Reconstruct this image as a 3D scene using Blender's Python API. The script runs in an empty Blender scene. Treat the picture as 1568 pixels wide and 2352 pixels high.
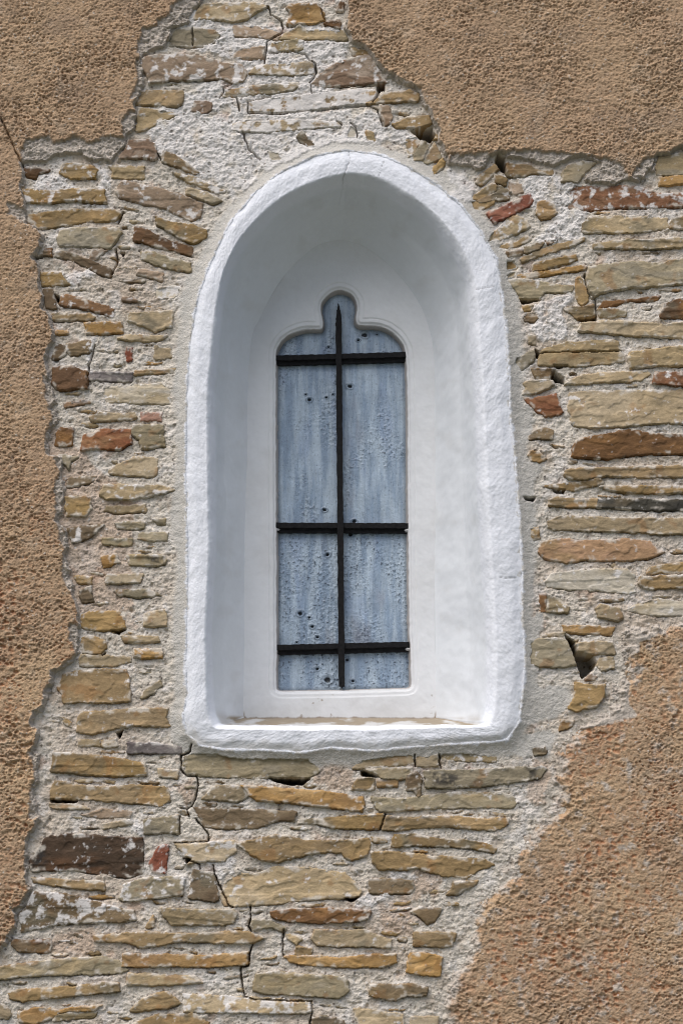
import bpy, math, random
import numpy as np
from mathutils import Vector

# ------------------------------------------------------------------ camera, sky, sun
scene = bpy.context.scene
PITCH = math.atan(0.2)
CAM = np.array([0.0, -7.0, 1.65])
FPX = 5000.0                                   # focal length in units of a 1568 x 2352 picture
cam_d = bpy.data.cameras.new('camera')
cam_d.sensor_fit = 'VERTICAL'
cam_d.sensor_height = 36.0
cam_d.lens = 36.0 * FPX / 2352.0
cam_d.clip_end = 500.0
cam = bpy.data.objects.new('camera', cam_d)
scene.collection.objects.link(cam)
cam.location = CAM
cam.rotation_euler = (math.pi / 2 + PITCH, 0, 0)
scene.camera = cam

SUN_EL, SUN_AZ = math.radians(60), math.radians(218)   # up and to the left of the camera
world = bpy.data.worlds.new("World")
scene.world = world
world.use_nodes = True
wn = world.node_tree
sky = wn.nodes.new('ShaderNodeTexSky')
sky.sky_type = 'NISHITA'
sky.sun_disc = False
sky.sun_elevation = SUN_EL
sky.sun_rotation = SUN_AZ
sky.dust_density = 4.0
sky.ozone_density = 0.6
sky.air_density = 0.8
wn.links.new(sky.outputs[0], wn.nodes['Background'].inputs[0])
wn.nodes['Background'].inputs[1].default_value = 0.068
sun_d = bpy.data.lights.new('sun', 'SUN')
sun_d.energy = 1.32
sun_d.angle = math.radians(60)
sun_d.color = (1.0, 0.985, 0.97)
sun = bpy.data.objects.new('sun', sun_d)
scene.collection.objects.link(sun)
sdir = Vector((math.sin(SUN_AZ) * math.cos(SUN_EL), math.cos(SUN_AZ) * math.cos(SUN_EL), math.sin(SUN_EL)))
sun.rotation_euler = sdir.to_track_quat('Z', 'Y').to_euler()
sun.location = sdir * 20
scene.view_settings.view_transform = 'Standard'
scene.view_settings.look = 'None'
scene.view_settings.gamma = 1.0
scene.view_settings.exposure = 0.92
scene.cycles.filter_width = 1.1

# ------------------------------------------------------------------ helpers
rnd = random.Random(7)
G = np.random.default_rng(11)
_ang = G.random((256, 256)) * 2 * np.pi
_GX, _GY = np.cos(_ang), np.sin(_ang)
_R1, _R2, _R3 = G.random((256, 256)), G.random((256, 256)), G.random((256, 256))

_GXf, _GYf = _GX.astype(np.float32).ravel(), _GY.astype(np.float32).ravel()

def gnoise(x, y, s=0):
    x = np.asarray(x + s * 37.31); y = np.asarray(y + s * 91.77)
    x0 = np.floor(x); y0 = np.floor(y)
    fx = (x - x0).astype(np.float32); fy = (y - y0).astype(np.float32)
    i0 = x0.astype(np.int32) & 255; j0 = y0.astype(np.int32) & 255
    i1 = ((i0 + 1) & 255) << 8; j1 = (j0 + 1) & 255; i0 = i0 << 8
    u = fx * fx * fx * (fx * (fx * 6 - 15) + 10); v = fy * fy * fy * (fy * (fy * 6 - 15) + 10)
    gx = fx - 1; gy = fy - 1
    k = i0 + j0; n00 = _GXf.take(k) * fx + _GYf.take(k) * fy
    k = i1 + j0; n10 = _GXf.take(k) * gx + _GYf.take(k) * fy
    k = i0 + j1; n01 = _GXf.take(k) * fx + _GYf.take(k) * gy
    k = i1 + j1; n11 = _GXf.take(k) * gx + _GYf.take(k) * gy
    a = n00 + (n10 - n00) * u; b = n01 + (n11 - n01) * u
    return (a + (b - a) * v) * np.float32(1.5)

def fbm(x, y, size, s=0, octs=4, gain=0.5, sx=1.0, sy=1.0):
    """fractal noise, about -1..1; size = largest feature in metres"""
    o = np.zeros(np.shape(x), np.float32); a = 1.0; f = 1.0 / size; tot = 0
    for k in range(octs):
        o += a * gnoise(x * f * sx, y * f * sy, s + k * 3)
        tot += a; a *= gain; f *= 2.03
    return o / tot * 1.4

def worley(x, y, size, s=0, jit=0.9):
    x = x / size + s * 17.3; y = y / size + s * 5.9
    xi = np.floor(x).astype(np.int64); yi = np.floor(y).astype(np.int64)
    f1 = np.full(np.shape(x), 9.0); idv = np.zeros(np.shape(x)); f2 = np.full(np.shape(x), 9.0)
    for a in (-1, 0, 1):
        for b in (-1, 0, 1):
            i = (xi + a) & 255; j = (yi + b) & 255
            d = np.hypot(xi + a + 0.5 + jit * (_R1[i, j] - 0.5) - x, yi + b + 0.5 + jit * (_R2[i, j] - 0.5) - y)
            m = d < f1
            f2 = np.where(m, f1, np.minimum(f2, d))
            idv = np.where(m, _R3[i, j], idv)
            f1 = np.where(m, d, f1)
    return f1, f2, idv

def sstep(a, b, x):
    t = np.clip((x - a) / (b - a), 0, 1)
    return t * t * (3 - 2 * t)

def unproj(u, v, depth=0.0):
    """point on the vertical plane y = depth that lies on the line of sight of picture position (u, v)"""
    a = (np.asarray(u, float) - 784.0) / FPX; b = (1176.0 - np.asarray(v, float)) / FPX
    c, s = math.cos(PITCH), math.sin(PITCH)
    dy = c - b * s; dz = s + b * c
    t = (depth - CAM[1]) / dy
    return CAM[0] + a * t, CAM[2] + dz * t

def proj(x, z, depth=0.0):
    c, s = math.cos(PITCH), math.sin(PITCH)
    dy = depth - CAM[1]; dz = z - CAM[2]
    w = dy * c + dz * s
    return 784 + FPX * (x - CAM[0]) / w, 1176 - FPX * (dz * c - dy * s) / w

TILES = {'L0': (0, 0), 'L1': (0, 700), 'L2': (0, 1400), 'L3': (0, 2100), 'L4': (0, 2800),
         'M0': (800, 0), 'R0': (1536, 0), 'R1': (1536, 700), 'R2': (1536, 1400), 'R3': (1536, 2100),
         'R4': (1536, 2800), 'M2': (800, 2500), 'M3': (800, 2804)}
K = 1568.0 / 2336.0
def pts(tile, s):
    """'x,y x,y' in a survey tile -> picture coordinates"""
    a = np.array([[float(q) for q in p.split(',')] for p in s.split()])
    if tile == 'D':
        return a
    if tile == 'Z1':
        return (a * 0.7653 + np.array([600, 460])) * K
    if tile == 'Z2':
        return (a * 0.3444 + np.array([900, 950])) * K
    if tile == 'Z3':
        return (a * 0.3444 + np.array([900, 1700])) * K
    if tile == 'Z4':
        return (a * 0.7781 + np.array([600, 1900])) * K
    return (a / 1.96 + np.array(TILES[tile])) * K

def wpoly(p, depth=0.0):
    x, z = unproj(p[:, 0], p[:, 1], depth)
    return np.stack([x, z], 1)

def poly_sdf(P, X, Z):
    """signed distance, positive inside"""
    d = np.full(X.shape, 1e9); ins = np.zeros(X.shape, bool)
    n = len(P)
    for i in range(n):
        ax, az = P[i]; bx, bz = P[(i + 1) % n]
        ex, ez = bx - ax, bz - az
        wx, wz = X - ax, Z - az
        t = np.clip((wx * ex + wz * ez) / (ex * ex + ez * ez + 1e-12), 0, 1)
        d = np.minimum(d, (wx - ex * t) ** 2 + (wz - ez * t) ** 2)
        if abs(ez) > 1e-12:
            c = ((az > Z) != (bz > Z)) & (X < ex * (Z - az) / ez + ax)
            ins ^= c
    d = np.sqrt(d)
    return np.where(ins, d, -d)

def line_dist(P, X, Z):
    d = np.full(X.shape, 1e9)
    for i in range(len(P) - 1):
        ax, az = P[i]; bx, bz = P[i + 1]
        ex, ez = bx - ax, bz - az
        wx, wz = X - ax, Z - az
        t = np.clip((wx * ex + wz * ez) / (ex * ex + ez * ez + 1e-12), 0, 1)
        d = np.minimum(d, (wx - ex * t) ** 2 + (wz - ez * t) ** 2)
    return np.sqrt(d)

def local(fn, P, X, Z, margin, fill):
    """evaluate fn only near P"""
    out = np.full(X.shape, fill)
    x0, z0 = P.min(0) - margin; x1, z1 = P.max(0) + margin
    m = (X > x0) & (X < x1) & (Z > z0) & (Z < z1)
    if m.any():
        out[m] = fn(P, X[m], Z[m])
    return out

def mesh_np(name, V, F, mat, parent=None, col=None, smooth=True):
    me = bpy.data.meshes.new(name)
    nv, nf = len(V), len(F); k = F.shape[1]
    me.vertices.add(nv); me.vertices.foreach_set('co', np.ascontiguousarray(V, dtype=np.float32).ravel())
    me.loops.add(nf * k); me.loops.foreach_set('vertex_index', np.ascontiguousarray(F, dtype=np.int32).ravel())
    me.polygons.add(nf)
    me.polygons.foreach_set('loop_start', np.arange(0, nf * k, k, dtype=np.int32))
    me.polygons.foreach_set('loop_total', np.full(nf, k, dtype=np.int32))
    me.polygons.foreach_set('use_smooth', np.full(nf, smooth, dtype=bool))
    me.update(calc_edges=True)
    if col is not None:
        at = me.color_attributes.new('col', 'FLOAT_COLOR', 'POINT')
        c = np.ones((nv, 4), np.float32); c[:, :3] = col
        at.data.foreach_set('color', c.ravel())
    me.materials.append(mat)
    o = bpy.data.objects.new(name, me)
    scene.collection.objects.link(o)
    o.parent = parent
    return o

def grid_mesh(X, Z, H, keep, col):
    """height field H (towards the viewer) over grid X, Z; keep = vertex mask. -> V, F, C"""
    n, m = X.shape
    idx = np.arange(n * m).reshape(n, m)
    k = keep[:-1, :-1] & keep[1:, :-1] & keep[:-1, 1:] & keep[1:, 1:]
    a = idx[:-1, :-1][k]; b = idx[:-1, 1:][k]; c = idx[1:, 1:][k]; d = idx[1:, :-1][k]
    F = np.stack([a, b, c, d], 1)
    V = np.stack([X.ravel(), -H.ravel(), Z.ravel()], 1)
    used = np.unique(F)
    re = np.zeros(n * m, np.int64); re[used] = np.arange(len(used))
    return V[used], re[F], col.reshape(-1, 3)[used]

def lin(r, g, b):
    f = lambda c: ((c / 255 + 0.055) / 1.055) ** 2.4 if c > 10 else c / 255 / 12.92
    return np.array([f(r), f(g), f(b)])

def mix(a, b, t):
    t = np.asarray(t)[..., None]
    return a * (1 - t) + b * t

def attr_mat(name, rough=0.9, var=0.18, scales=(90, 320), bump=0.3, bdist=0.002, bscale=350, stretch=(1, 1, 1), spec=0.25, bump2=None):
    m = bpy.data.materials.new(name); m.use_nodes = True
    nt = m.node_tree; N = nt.nodes; L = nt.links
    bs = N['Principled BSDF']
    at = N.new('ShaderNodeAttribute'); at.attribute_name = 'col'
    tc = N.new('ShaderNodeTexCoord'); mp = N.new('ShaderNodeMapping'); mp.inputs['Scale'].default_value = stretch
    L.new(tc.outputs['Object'], mp.inputs[0])
    src = at.outputs['Color']
    for i, sc in enumerate(scales):
        nz = N.new('ShaderNodeTexNoise'); nz.inputs['Scale'].default_value = sc; nz.inputs['Detail'].default_value = 4
        nz.inputs['Roughness'].default_value = 0.65
        L.new(mp.outputs[0], nz.inputs['Vector'])
        mr = N.new('ShaderNodeMapRange'); mr.inputs['From Min'].default_value = 0.3; mr.inputs['From Max'].default_value = 0.7
        mr.inputs['To Min'].default_value = 1 - var; mr.inputs['To Max'].default_value = 1 + var
        L.new(nz.outputs['Fac'], mr.inputs['Value'])
        mu = N.new('ShaderNodeMix'); mu.data_type = 'RGBA'; mu.blend_type = 'MULTIPLY'; mu.inputs['Factor'].default_value = 1
        L.new(src, mu.inputs['A']); L.new(mr.outputs[0], mu.inputs['B'])
        src = mu.outputs['Result']
    L.new(src, bs.inputs['Base Color'])
    bs.inputs['Roughness'].default_value = rough
    bs.inputs['Specular IOR Level'].default_value = spec
    bn = N.new('ShaderNodeTexNoise'); bn.inputs['Scale'].default_value = bscale; bn.inputs['Detail'].default_value = 5
    bn.inputs['Roughness'].default_value = 0.6
    L.new(mp.outputs[0], bn.inputs['Vector'])
    bp = N.new('ShaderNodeBump'); bp.inputs['Strength'].default_value = bump; bp.inputs['Distance'].default_value = bdist
    L.new(bn.outputs['Fac'], bp.inputs['Height'])
    last = bp
    if bump2:
        b2 = N.new('ShaderNodeTexNoise'); b2.inputs['Scale'].default_value = bump2[0]; b2.inputs['Detail'].default_value = 3
        L.new(mp.outputs[0], b2.inputs['Vector'])
        bq = N.new('ShaderNodeBump'); bq.inputs['Strength'].default_value = bump2[1]; bq.inputs['Distance'].default_value = bump2[2]
        L.new(b2.outputs['Fac'], bq.inputs['Height']); L.new(bp.outputs[0], bq.inputs['Normal']); last = bq
    L.new(last.outputs[0], bs.inputs['Normal'])
    return m

def empty(name, loc, label=None, cat=None, parent=None):
    o = bpy.data.objects.new(name, None); scene.collection.objects.link(o)
    o.location = loc; o.empty_display_size = 0.2
    if parent: o.parent = parent
    if label: o['label'] = label
    if cat: o['category'] = cat
    return o

# everything is modelled in world coordinates; thing empties stay at the origin line of the wall
M_stone = attr_mat('stone', rough=0.85, var=0.11, scales=(45, 300), bump=0.45, bdist=0.003, bscale=170, stretch=(0.75, 1, 1.3), spec=0.2)
M_mortar = attr_mat('lime_mortar', rough=0.95, var=0.10, scales=(150, 480), bump=0.9, bdist=0.004, bscale=210, spec=0.1)
M_plaster = attr_mat('roughcast_plaster', rough=0.95, var=0.12, scales=(140, 420), bump=0.9, bdist=0.004, bscale=240, spec=0.1)
M_white = attr_mat('whitewash', rough=0.9, var=0.02, scales=(50, 300), bump=0.5, bdist=0.0022, bscale=230, spec=0.1)
M_reveal = attr_mat('smooth_whitewash', rough=0.85, var=0.02, scales=(9, 60), bump=0.12, bdist=0.003, bscale=60, spec=0.2)
# ------------------------------------------------------------------ survey of the wall
# tile | kind | whitewash 0-9 | outline
STONES = '''
M0 t 3 -218,40 -88,25 150,25 235,45 150,80 100,125 0,150 -80,140 -270,130
L0 g 0 1190,190 1270,185 1350,200 1440,205 1480,240 1440,290 1340,325 1290,318 1140,312 1140,275 1160,225
L0 p 4 940,405 1060,375 1220,378 1380,392 1500,430 1630,440 1655,500 1640,548 1568,565 1480,535 1330,540 1150,545 1000,567 985,500 945,450
L0 o 0 960,610 1225,615 1238,640 1225,700 1190,722 1040,712 905,705 930,670
L0 p 1 1305,682 1420,692 1420,740 1350,768 1285,745
L0 t 3 930,730 1100,745 1190,770 1130,800 1060,815 1040,850 920,890 925,800
L0 p 3 860,950 1000,945 1040,970 1060,1040 1040,1075 950,1065 800,1070 840,1010
L0 m 2 1100,1020 1180,1050 1260,1100 1340,1160 1310,1175 1180,1120 1085,1085
L0 o 3 420,1110 500,1105 620,1115 660,1150 640,1195 480,1200 405,1165
L0 t 2 730,1115 870,1120 970,1125 972,1200 850,1198 750,1195 760,1150
L0 b 1 160,1125 260,1130 340,1145 260,1170 250,1200 180,1190
L0 o 3 150,1275 300,1290 500,1275 700,1278 720,1365 600,1355 480,1350 300,1368 180,1365
D p 3 285,415 350,430 420,450 468,470 460,500 440,508 380,480 330,470 275,455 265,440
D t 2 427,430 470,442 512,463 490,470 430,447
D t 4 395,398 450,408 520,440 500,445 430,420
M0 t 4 0,600 100,585 350,560 430,560 440,585 400,610 250,630 100,645 -75,655 -60,600
M0 u 2 370,30 560,25 605,90 605,135 550,160 430,165 390,180 360,165 380,90 350,60
M0 p 3 0,175 150,180 310,225 310,260 290,275 150,245 0,245
M0 b 1 710,20 740,25 735,80 690,80
M0 b 2 640,145 710,150 715,200 640,175 605,165
M0 t 1 400,190 440,170 500,205 620,210 740,210 770,270 740,280 600,265 480,270 310,270 340,230
M0 p 1 40,330 100,325 215,310 220,350 200,400 120,405 0,392 10,350
M0 g 4 310,285 400,272 465,280 470,340 400,350 340,345 240,362 240,330 260,300
M0 t 4 150,450 280,440 400,430 520,412 535,450 535,495 400,510 200,505 100,495
M0 p 3 800,390 910,380 950,440 1000,520 1030,555 900,560 740,580 570,585 520,570 560,520 620,470 700,430
M0 o 1 1000,630 1180,615 1240,640 1230,685 1100,690 1000,695 890,700 960,670
M0 o 8 100,690 200,665 450,640 650,620 850,600 970,610 960,650 870,710 650,730 500,742 300,762 100,755
M0 o 2 1120,820 1160,790 1310,780 1320,830 1250,865 1080,865 1060,840
M0 p 2 975,710 1040,720 1060,790 1050,840 1010,855 990,800
M0 t 6 0,830 110,825 400,810 590,815 700,830 720,850 560,860 380,880 200,890 60,885 0,880
M0 m 0 460,880 500,940 560,990 500,995 440,960 420,920
M0 w 4 780,840 820,870 825,930 760,935 750,900
M0 t 5 880,880 940,900 940,955 880,960
M0 t 5 1150,940 1225,920 1240,970 1200,1050 1160,1070 1160,1010
M0 t 2 1260,930 1310,930 1320,960 1265,1085 1200,1090 1205,1040 1240,990
M0 g 2 1340,960 1380,1030 1390,1070 1290,1110 1260,1090 1300,1010
M0 o 0 1400,1065 1420,1110 1400,1130 1340,1190 1325,1180 1340,1120
M0 o 0 1330,880 1360,900 1365,950 1320,940
M0 w 4 220,1010 300,1030 330,1080 260,1090 215,1060
M0 o 0 770,310 900,350 915,375 800,370
R0 o 1 370,1100 540,1120 690,1145 690,1180 560,1165 500,1185 380,1185
R0 g 0 755,1160 800,1110 900,1090 980,1100 900,1170 860,1230 750,1220
R0 g 0 1400,1060 1568,1030 1700,1020 1700,1180 1568,1180 1400,1180 1385,1130
R0 u 0 1400,1195 1568,1180 1700,1180 1700,1240 1568,1240 1400,1250
R0 c 4 840,1240 1000,1260 1120,1250 1260,1255 1400,1300 1568,1300 1700,1310 1700,1385 1400,1395 1100,1400 940,1415 800,1395 820,1330 780,1290
R0 o 0 200,1180 310,1105 345,1130 300,1170 210,1250 180,1230
R0 o 0 300,1165 390,1210 380,1250 310,1225
R0 p 1 400,1215 490,1240 500,1290 440,1310 400,1290
R0 o 1 170,1310 290,1235 320,1250 315,1285 200,1345 150,1340
R0 m 1 330,1240 410,1290 400,1340 200,1368 180,1350 320,1290
R1 r 1 250,65 380,10 540,-70 560,-30 540,10 400,80 300,130 275,100
R1 u 2 590,-10 640,-20 700,10 720,60 680,85 620,105 585,60
R1 o 1 140,-20 240,-30 320,-40 290,0 200,50 165,40
R1 t 5 390,90 450,80 520,110 548,150 450,200 330,245 240,275 270,210 340,150
R1 o 1 310,290 440,260 520,205 550,235 470,275 400,300 320,305
R1 m 1 500,290 600,255 640,260 600,305 520,330 500,320
R1 b 0 640,245 730,235 720,255 660,275
R1 t 1 940,90 1100,80 1300,85 1460,95 1470,160 1300,190 1100,195 890,190 900,130
R1 o 0 1490,100 1568,85 1700,80 1700,165 1568,165 1475,165
R1 o 0 490,360 600,315 720,270 860,240 905,220 900,245 750,305 600,345 490,395 478,375
R1 m 1 370,325 480,300 495,335 390,365
R1 o 0 380,380 440,370 450,430 380,455
R1 o 1 560,400 700,370 850,340 855,375 800,400 680,425 560,455 552,420
R1 u 1 460,480 600,455 760,430 915,415 905,440 750,460 600,485 480,500
R1 g 1 400,510 500,500 640,530 830,550 820,590 640,590 600,640 470,632 450,580 400,540 375,515
R1 w 3 375,470 440,440 445,485 380,505
R1 o 0 850,495 880,485 920,580 935,650 890,678 850,640 845,560
R1 g 0 930,420 1050,405 1250,385 1400,400 1568,365 1700,360 1700,530 1568,535 1400,550 1200,565 1010,600 960,630 925,590 915,500
R1 t 1 960,275 1100,250 1300,240 1568,230 1700,230 1700,290 1568,290 1350,300 1150,300 960,295
R1 o 2 770,700 900,690 975,675 980,750 860,775 820,740
R1 g 1 1000,700 1190,710 1180,745 1090,760 1000,755
R1 b 0 1030,650 1200,640 1420,610 1400,640 1200,655 1060,690 1000,695
R1 b 0 1430,680 1568,630 1700,630 1700,765 1568,765 1410,765
R1 t 1 890,800 1050,785 1300,800 1450,810 1568,795 1700,795 1700,895 1568,895 1420,890 1200,880 1000,860 860,850
R1 m 0 500,750 540,725 590,770 570,795 500,780 485,755
R1 o 1 490,680 570,680 540,710 500,720
R1 t 1 630,975 760,935 900,925 1090,910 1130,930 1150,1000 1170,1050 1050,1070 900,1085 700,1085 600,1080 595,1020
R1 t 3 530,870 585,880 580,940 530,935
R1 g 2 440,1040 560,980 580,1000 565,1055 480,1115 455,1090 430,1070
R1 t 1 1210,1000 1400,970 1568,950 1700,950 1700,1085 1568,1085 1400,1085 1210,1100 1190,1040
R1 m 0 550,1105 710,1105 700,1150 660,1170 570,1160
R1 t 1 800,1180 900,1145 1100,1125 1330,1120 1350,1140 1280,1185 1100,1195 900,1205 775,1210
R1 c 3 1380,1130 1568,1130 1700,1130 1700,1225 1568,1220 1365,1200
R1 t 2 490,1200 600,1175 690,1185 700,1215 600,1265 480,1285 510,1240
R1 c 1 490,1295 560,1305 720,1275 735,1340 760,1390 740,1410 640,1420 560,1370
R1 t 2 805,1265 900,1255 1200,1250 1560,1245 1700,1250 1700,1470 1568,1470 1400,1470 1200,1490 970,1500 870,1490 820,1470 800,1380
R2 m 1 560,150 640,130 700,150 690,200 620,200 520,205
R2 b 0 850,210 1000,180 1200,140 1350,165 1568,170 1700,170 1700,305 1568,305 1350,305 1150,320 1060,340 820,325 830,250
R2 u 0 540,285 600,290 650,340 600,360 550,350 520,320
R2 o 0 780,415 900,400 1200,390 1568,380 1700,380 1700,455 1568,455 1300,460 1060,450 900,475 800,475 770,440
R2 o 1 830,500 1020,465 1030,500 900,530 820,545 640,520 720,505
R2 o 1 1000,520 1200,520 1568,520 1700,520 1700,565 1568,565 1300,570 1100,555
R2 o 0 665,610 720,595 850,610 1000,605 990,658 780,655 660,645
R2 k 0 992,605 1200,605 1568,610 1700,612 1700,680 1540,680 1300,680 985,660
R2 t 0 665,760 740,720 900,725 1100,735 1300,740 1568,735 1700,735 1700,840 1568,840 1350,835 1100,820 900,815 700,810 670,790
R2 o 0 540,800 590,795 605,870 560,885 540,870
R2 q 1 610,890 740,870 900,880 1060,880 1160,870 1340,890 1400,950 1440,960 1330,1005 1180,1020 1000,1020 900,1010 780,1035 640,1005 595,965
R2 w 3 740,1100 860,1085 1000,1075 1180,1075 1240,1110 1250,1220 1200,1240 1050,1220 800,1210 660,1190 640,1160 680,1110
R2 o 0 1340,1060 1568,1030 1700,1030 1700,1095 1568,1095 1320,1105
R2 o 0 1280,1130 1568,1115 1700,1115 1700,1200 1568,1200 1300,1205 1265,1170
R2 g 3 655,1240 740,1270 800,1330 790,1368 650,1365
R2 b 0 600,1240 650,1235 650,1360 600,1368
R2 w 3 1250,1310 1400,1270 1568,1290 1700,1290 1700,1385 1568,1385 1400,1390 1300,1380 1190,1350
R2 t 1 1010,1310 1130,1340 1170,1400 1130,1425 1000,1400 980,1340
R3 u 0 755,80 1000,85 1105,90 1090,145 900,135 760,120
R3 t 2 590,155 700,130 780,125 770,145 650,150
R3 g 1 590,170 740,165 810,195 835,260 855,340 780,360 600,358 535,345 545,250 530,200
R3 t 1 850,200 950,190 1095,195 1105,270 950,275 850,265
R3 o 0 840,465 950,480 1045,480 1035,560 980,625 850,655 800,630 840,560
R3 t 2 1000,300 1100,290 1100,370 1020,385 980,340
R3 u 1 745,715 830,720 820,750 740,785
R3 p 0 910,440 950,405 985,425 975,445
R3 m 1 560,910 640,895 655,940 570,950
M2 g 0 1275,275 1443,270 1643,266 1843,251 2063,246 2093,256 2043,316 1893,346 1643,371 1443,381 1290,380 1280,320
M2 g 1 925,450 1050,460 1180,455 1380,430 1500,410 1700,420 1863,431 1898,481 1873,516 1600,516 1350,520 1100,535 980,545 940,500
M2 g 1 -338,176 -280,150 -100,155 0,180 180,190 300,180 420,185 500,190 560,240 580,268 510,310 400,325 250,320 0,315 -200,308 -320,298 -338,230
M2 t 1 850,200 1000,175 1200,165 1210,225 1000,245 800,258 810,235
M2 t 1 1215,165 1280,180 1370,155 1380,200 1360,240 1225,245
M2 g 4 1380,150 1568,150 1760,180 1758,210 1568,205 1390,200
M2 g 1 870,270 1040,255 1190,245 1200,310 1140,330 1000,320 940,290 860,290
M2 o 0 830,320 930,310 945,345 940,400 790,400 800,370
M2 u 0 955,325 1095,325 1095,378 965,375
M2 m 1 1160,300 1230,280 1255,320 1250,430 1230,445 1210,400 1160,400 1150,360
M2 u 0 50,370 200,380 400,395 600,410 800,440 870,450 878,500 860,540 700,525 550,505 400,490 240,475 160,470 100,430
M2 t 1 -210,460 -140,375 0,370 60,375 105,430 60,470 0,475
M2 m 1 -270,510 -100,525 150,530 350,540 420,545 410,610 330,600 240,620 160,655 0,660 -120,655 -200,640
M2 o 0 440,600 600,590 800,570 1000,560 1010,590 978,663 850,660 650,655 560,625 430,625
M2 o 0 1022,572 1200,590 1320,575 1500,580 1650,600 1750,590 1848,588 1833,628 1743,673 1643,663 1443,645 1250,650 1100,665 992,667
M2 t 4 -388,763 -268,753 0,740 25,765 20,800 -60,870 -200,880 -320,890 -330,850 -350,800
M2 o 1 30,760 170,720 300,700 400,715 480,740 700,738 905,725 915,760 890,840 790,870 745,850 725,820 650,815 500,830 380,860 300,882 200,875 120,840
M2 o 0 1080,700 1200,695 1350,725 1568,740 1700,760 1760,790 1740,820 1600,790 1400,775 1200,770 1060,780 1065,740
M2 o 0 925,715 1020,720 1020,750 930,745
M2 o 0 920,815 1100,815 1300,840 1568,855 1680,865 1740,900 1650,930 1560,990 1440,980 1300,950 1220,920 1150,935 1050,930 970,935 930,880
M2 o 0 905,990 1050,995 1205,1010 1210,1060 1180,1090 1000,1095 905,1090
M2 o 0 1470,1020 1568,1005 1640,1010 1620,1035 1500,1100 1420,1100 1450,1070
M2 t 2 30,960 160,960 280,910 500,920 750,960 800,1010 855,1080 840,1110 740,1130 600,1130 450,1140 300,1160 0,1180 -60,1175 -95,1100 -40,1000
M2 b 1 255,1215 500,1195 700,1195 915,1210 900,1260 820,1280 560,1290 350,1275 260,1250
M2 g 0 130,1260 220,1270 350,1320 340,1350 240,1320 130,1335 110,1300
M2 m 1 1180,1220 1260,1180 1400,1200 1350,1270 1300,1300 1250,1250
M3 t 0 350,770 440,790 460,810 420,835 360,800
M3 t 2 540,745 700,740 880,745 960,780 1050,810 1055,860 900,850 700,855 560,840 520,790
M3 o 0 420,850 525,870 520,915 410,905
M3 u 0 340,920 560,915 700,935 900,910 1080,905 1090,960 1000,985 750,990 500,975 370,950
M3 o 0 1210,760 1350,755 1490,765 1460,850 1400,860 1200,845
M3 u 0 1180,900 1270,895 1395,925 1380,1050 1240,1040 1160,1020
M3 g 1 150,1040 300,1020 500,1045 740,1055 770,1090 760,1160 710,1195 560,1185 400,1175 230,1170 135,1145
M3 o 0 910,1110 1080,1110 1200,1105 1300,1130 1290,1180 1150,1180 1080,1215 980,1195 910,1180
M3 t 5 -340,1170 -100,1185 80,1190 300,1205 520,1220 525,1280 480,1300 300,1300 50,1295 -330,1290
L4 o 1 870,1290 960,1210 1060,1170 1130,1165 1215,1240 1100,1275 900,1300
L4 o 0 900,1380 1050,1320 1300,1310 1400,1372 1390,1440 900,1440
M3 m 0 530,1325 620,1315 740,1350 765,1440 520,1440
M3 t 2 800,1270 950,1280 1130,1310 1145,1440 860,1440
M3 t 2 1190,1325 1370,1325 1365,1440 1180,1440
L4 u 0 825,910 1100,915 1400,925 1670,900 1665,980 1400,995 1100,990 825,990
L4 o 0 630,790 870,770 1000,760 1150,775 1430,770 1568,755 1680,765 1770,800 1700,835 1568,840 1430,835 1200,825 1080,850 960,870 850,830 640,825
L4 t 1 1080,600 1250,615 1568,620 1590,650 1568,700 1500,712 1150,712 1100,660
L4 t 1 860,1045 1000,1040 1140,1055 1310,1055 1350,1100 1150,1120 980,1118 855,1118
L4 d 2 230,260 300,150 340,120 500,110 800,130 960,135 965,370 840,400 700,380 500,350 220,350 200,290
L4 r 4 1090,180 1130,180 1110,365 1020,360 1005,310 1040,230
L4 o 1 220,400 400,410 700,425 705,480 600,480 400,455 230,430
L4 g 4 830,450 960,405 1210,390 1235,410 1225,510 1100,530 830,555 805,540
L4 m 2 1300,350 1430,365 1470,540 1440,555 1270,535 1285,440
L4 m 5 230,495 400,500 560,535 750,590 900,620 920,680 850,695 600,700 350,720 150,760 130,640 170,600
L4 b 0 90,815 200,820 350,815 355,860 340,900 130,895 80,850
L4 g 0 0,1000 200,970 500,940 700,930 800,960 860,1020 820,1035 500,1045 200,1055 0,1080 -100,1085 -100,1005
L4 o 0 60,1175 150,1150 500,1130 700,1105 795,1105 805,1160 600,1180 400,1200 150,1225 80,1210
L4 u 1 120,1300 250,1270 400,1290 560,1260 685,1250 640,1290 400,1300 360,1340 240,1380 130,1365
L4 g 1 385,1312 660,1292 640,1330 360,1360
L4 t 1 0,1240 50,1270 80,1320 60,1345 0,1340 -60,1340 -60,1240
L4 g 3 970,10 1200,-20 1205,100 970,105
L4 o 0 980,730 1030,650 1040,720 1000,738
L4 t 2 690,40 880,10 890,40 700,70
L3 o 1 550,10 600,-15 800,-15 830,20 840,95 780,120 600,110 545,90
L3 t 1 970,0 1120,-30 1120,85 970,95
L3 o 2 560,160 620,150 700,180 715,230 680,270 560,265 548,200
L3 t 0 815,150 1060,155 1080,190 900,200 830,195
L3 u 2 900,240 1090,240 1090,298 950,300 900,290
L3 t 1 550,275 880,290 885,320 760,355 530,350 530,310
L3 o 2 430,410 520,385 700,375 850,380 870,440 875,590 720,600 560,590 430,600 410,540 380,500
L3 g 0 1080,450 1090,480 1020,540 950,565 960,530 1030,480
L3 o 1 545,665 700,655 900,635 1130,640 1110,700 1150,760 1000,755 900,750 750,780 600,810 520,790 530,700
L3 o 0 420,700 480,730 485,760 440,740
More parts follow.
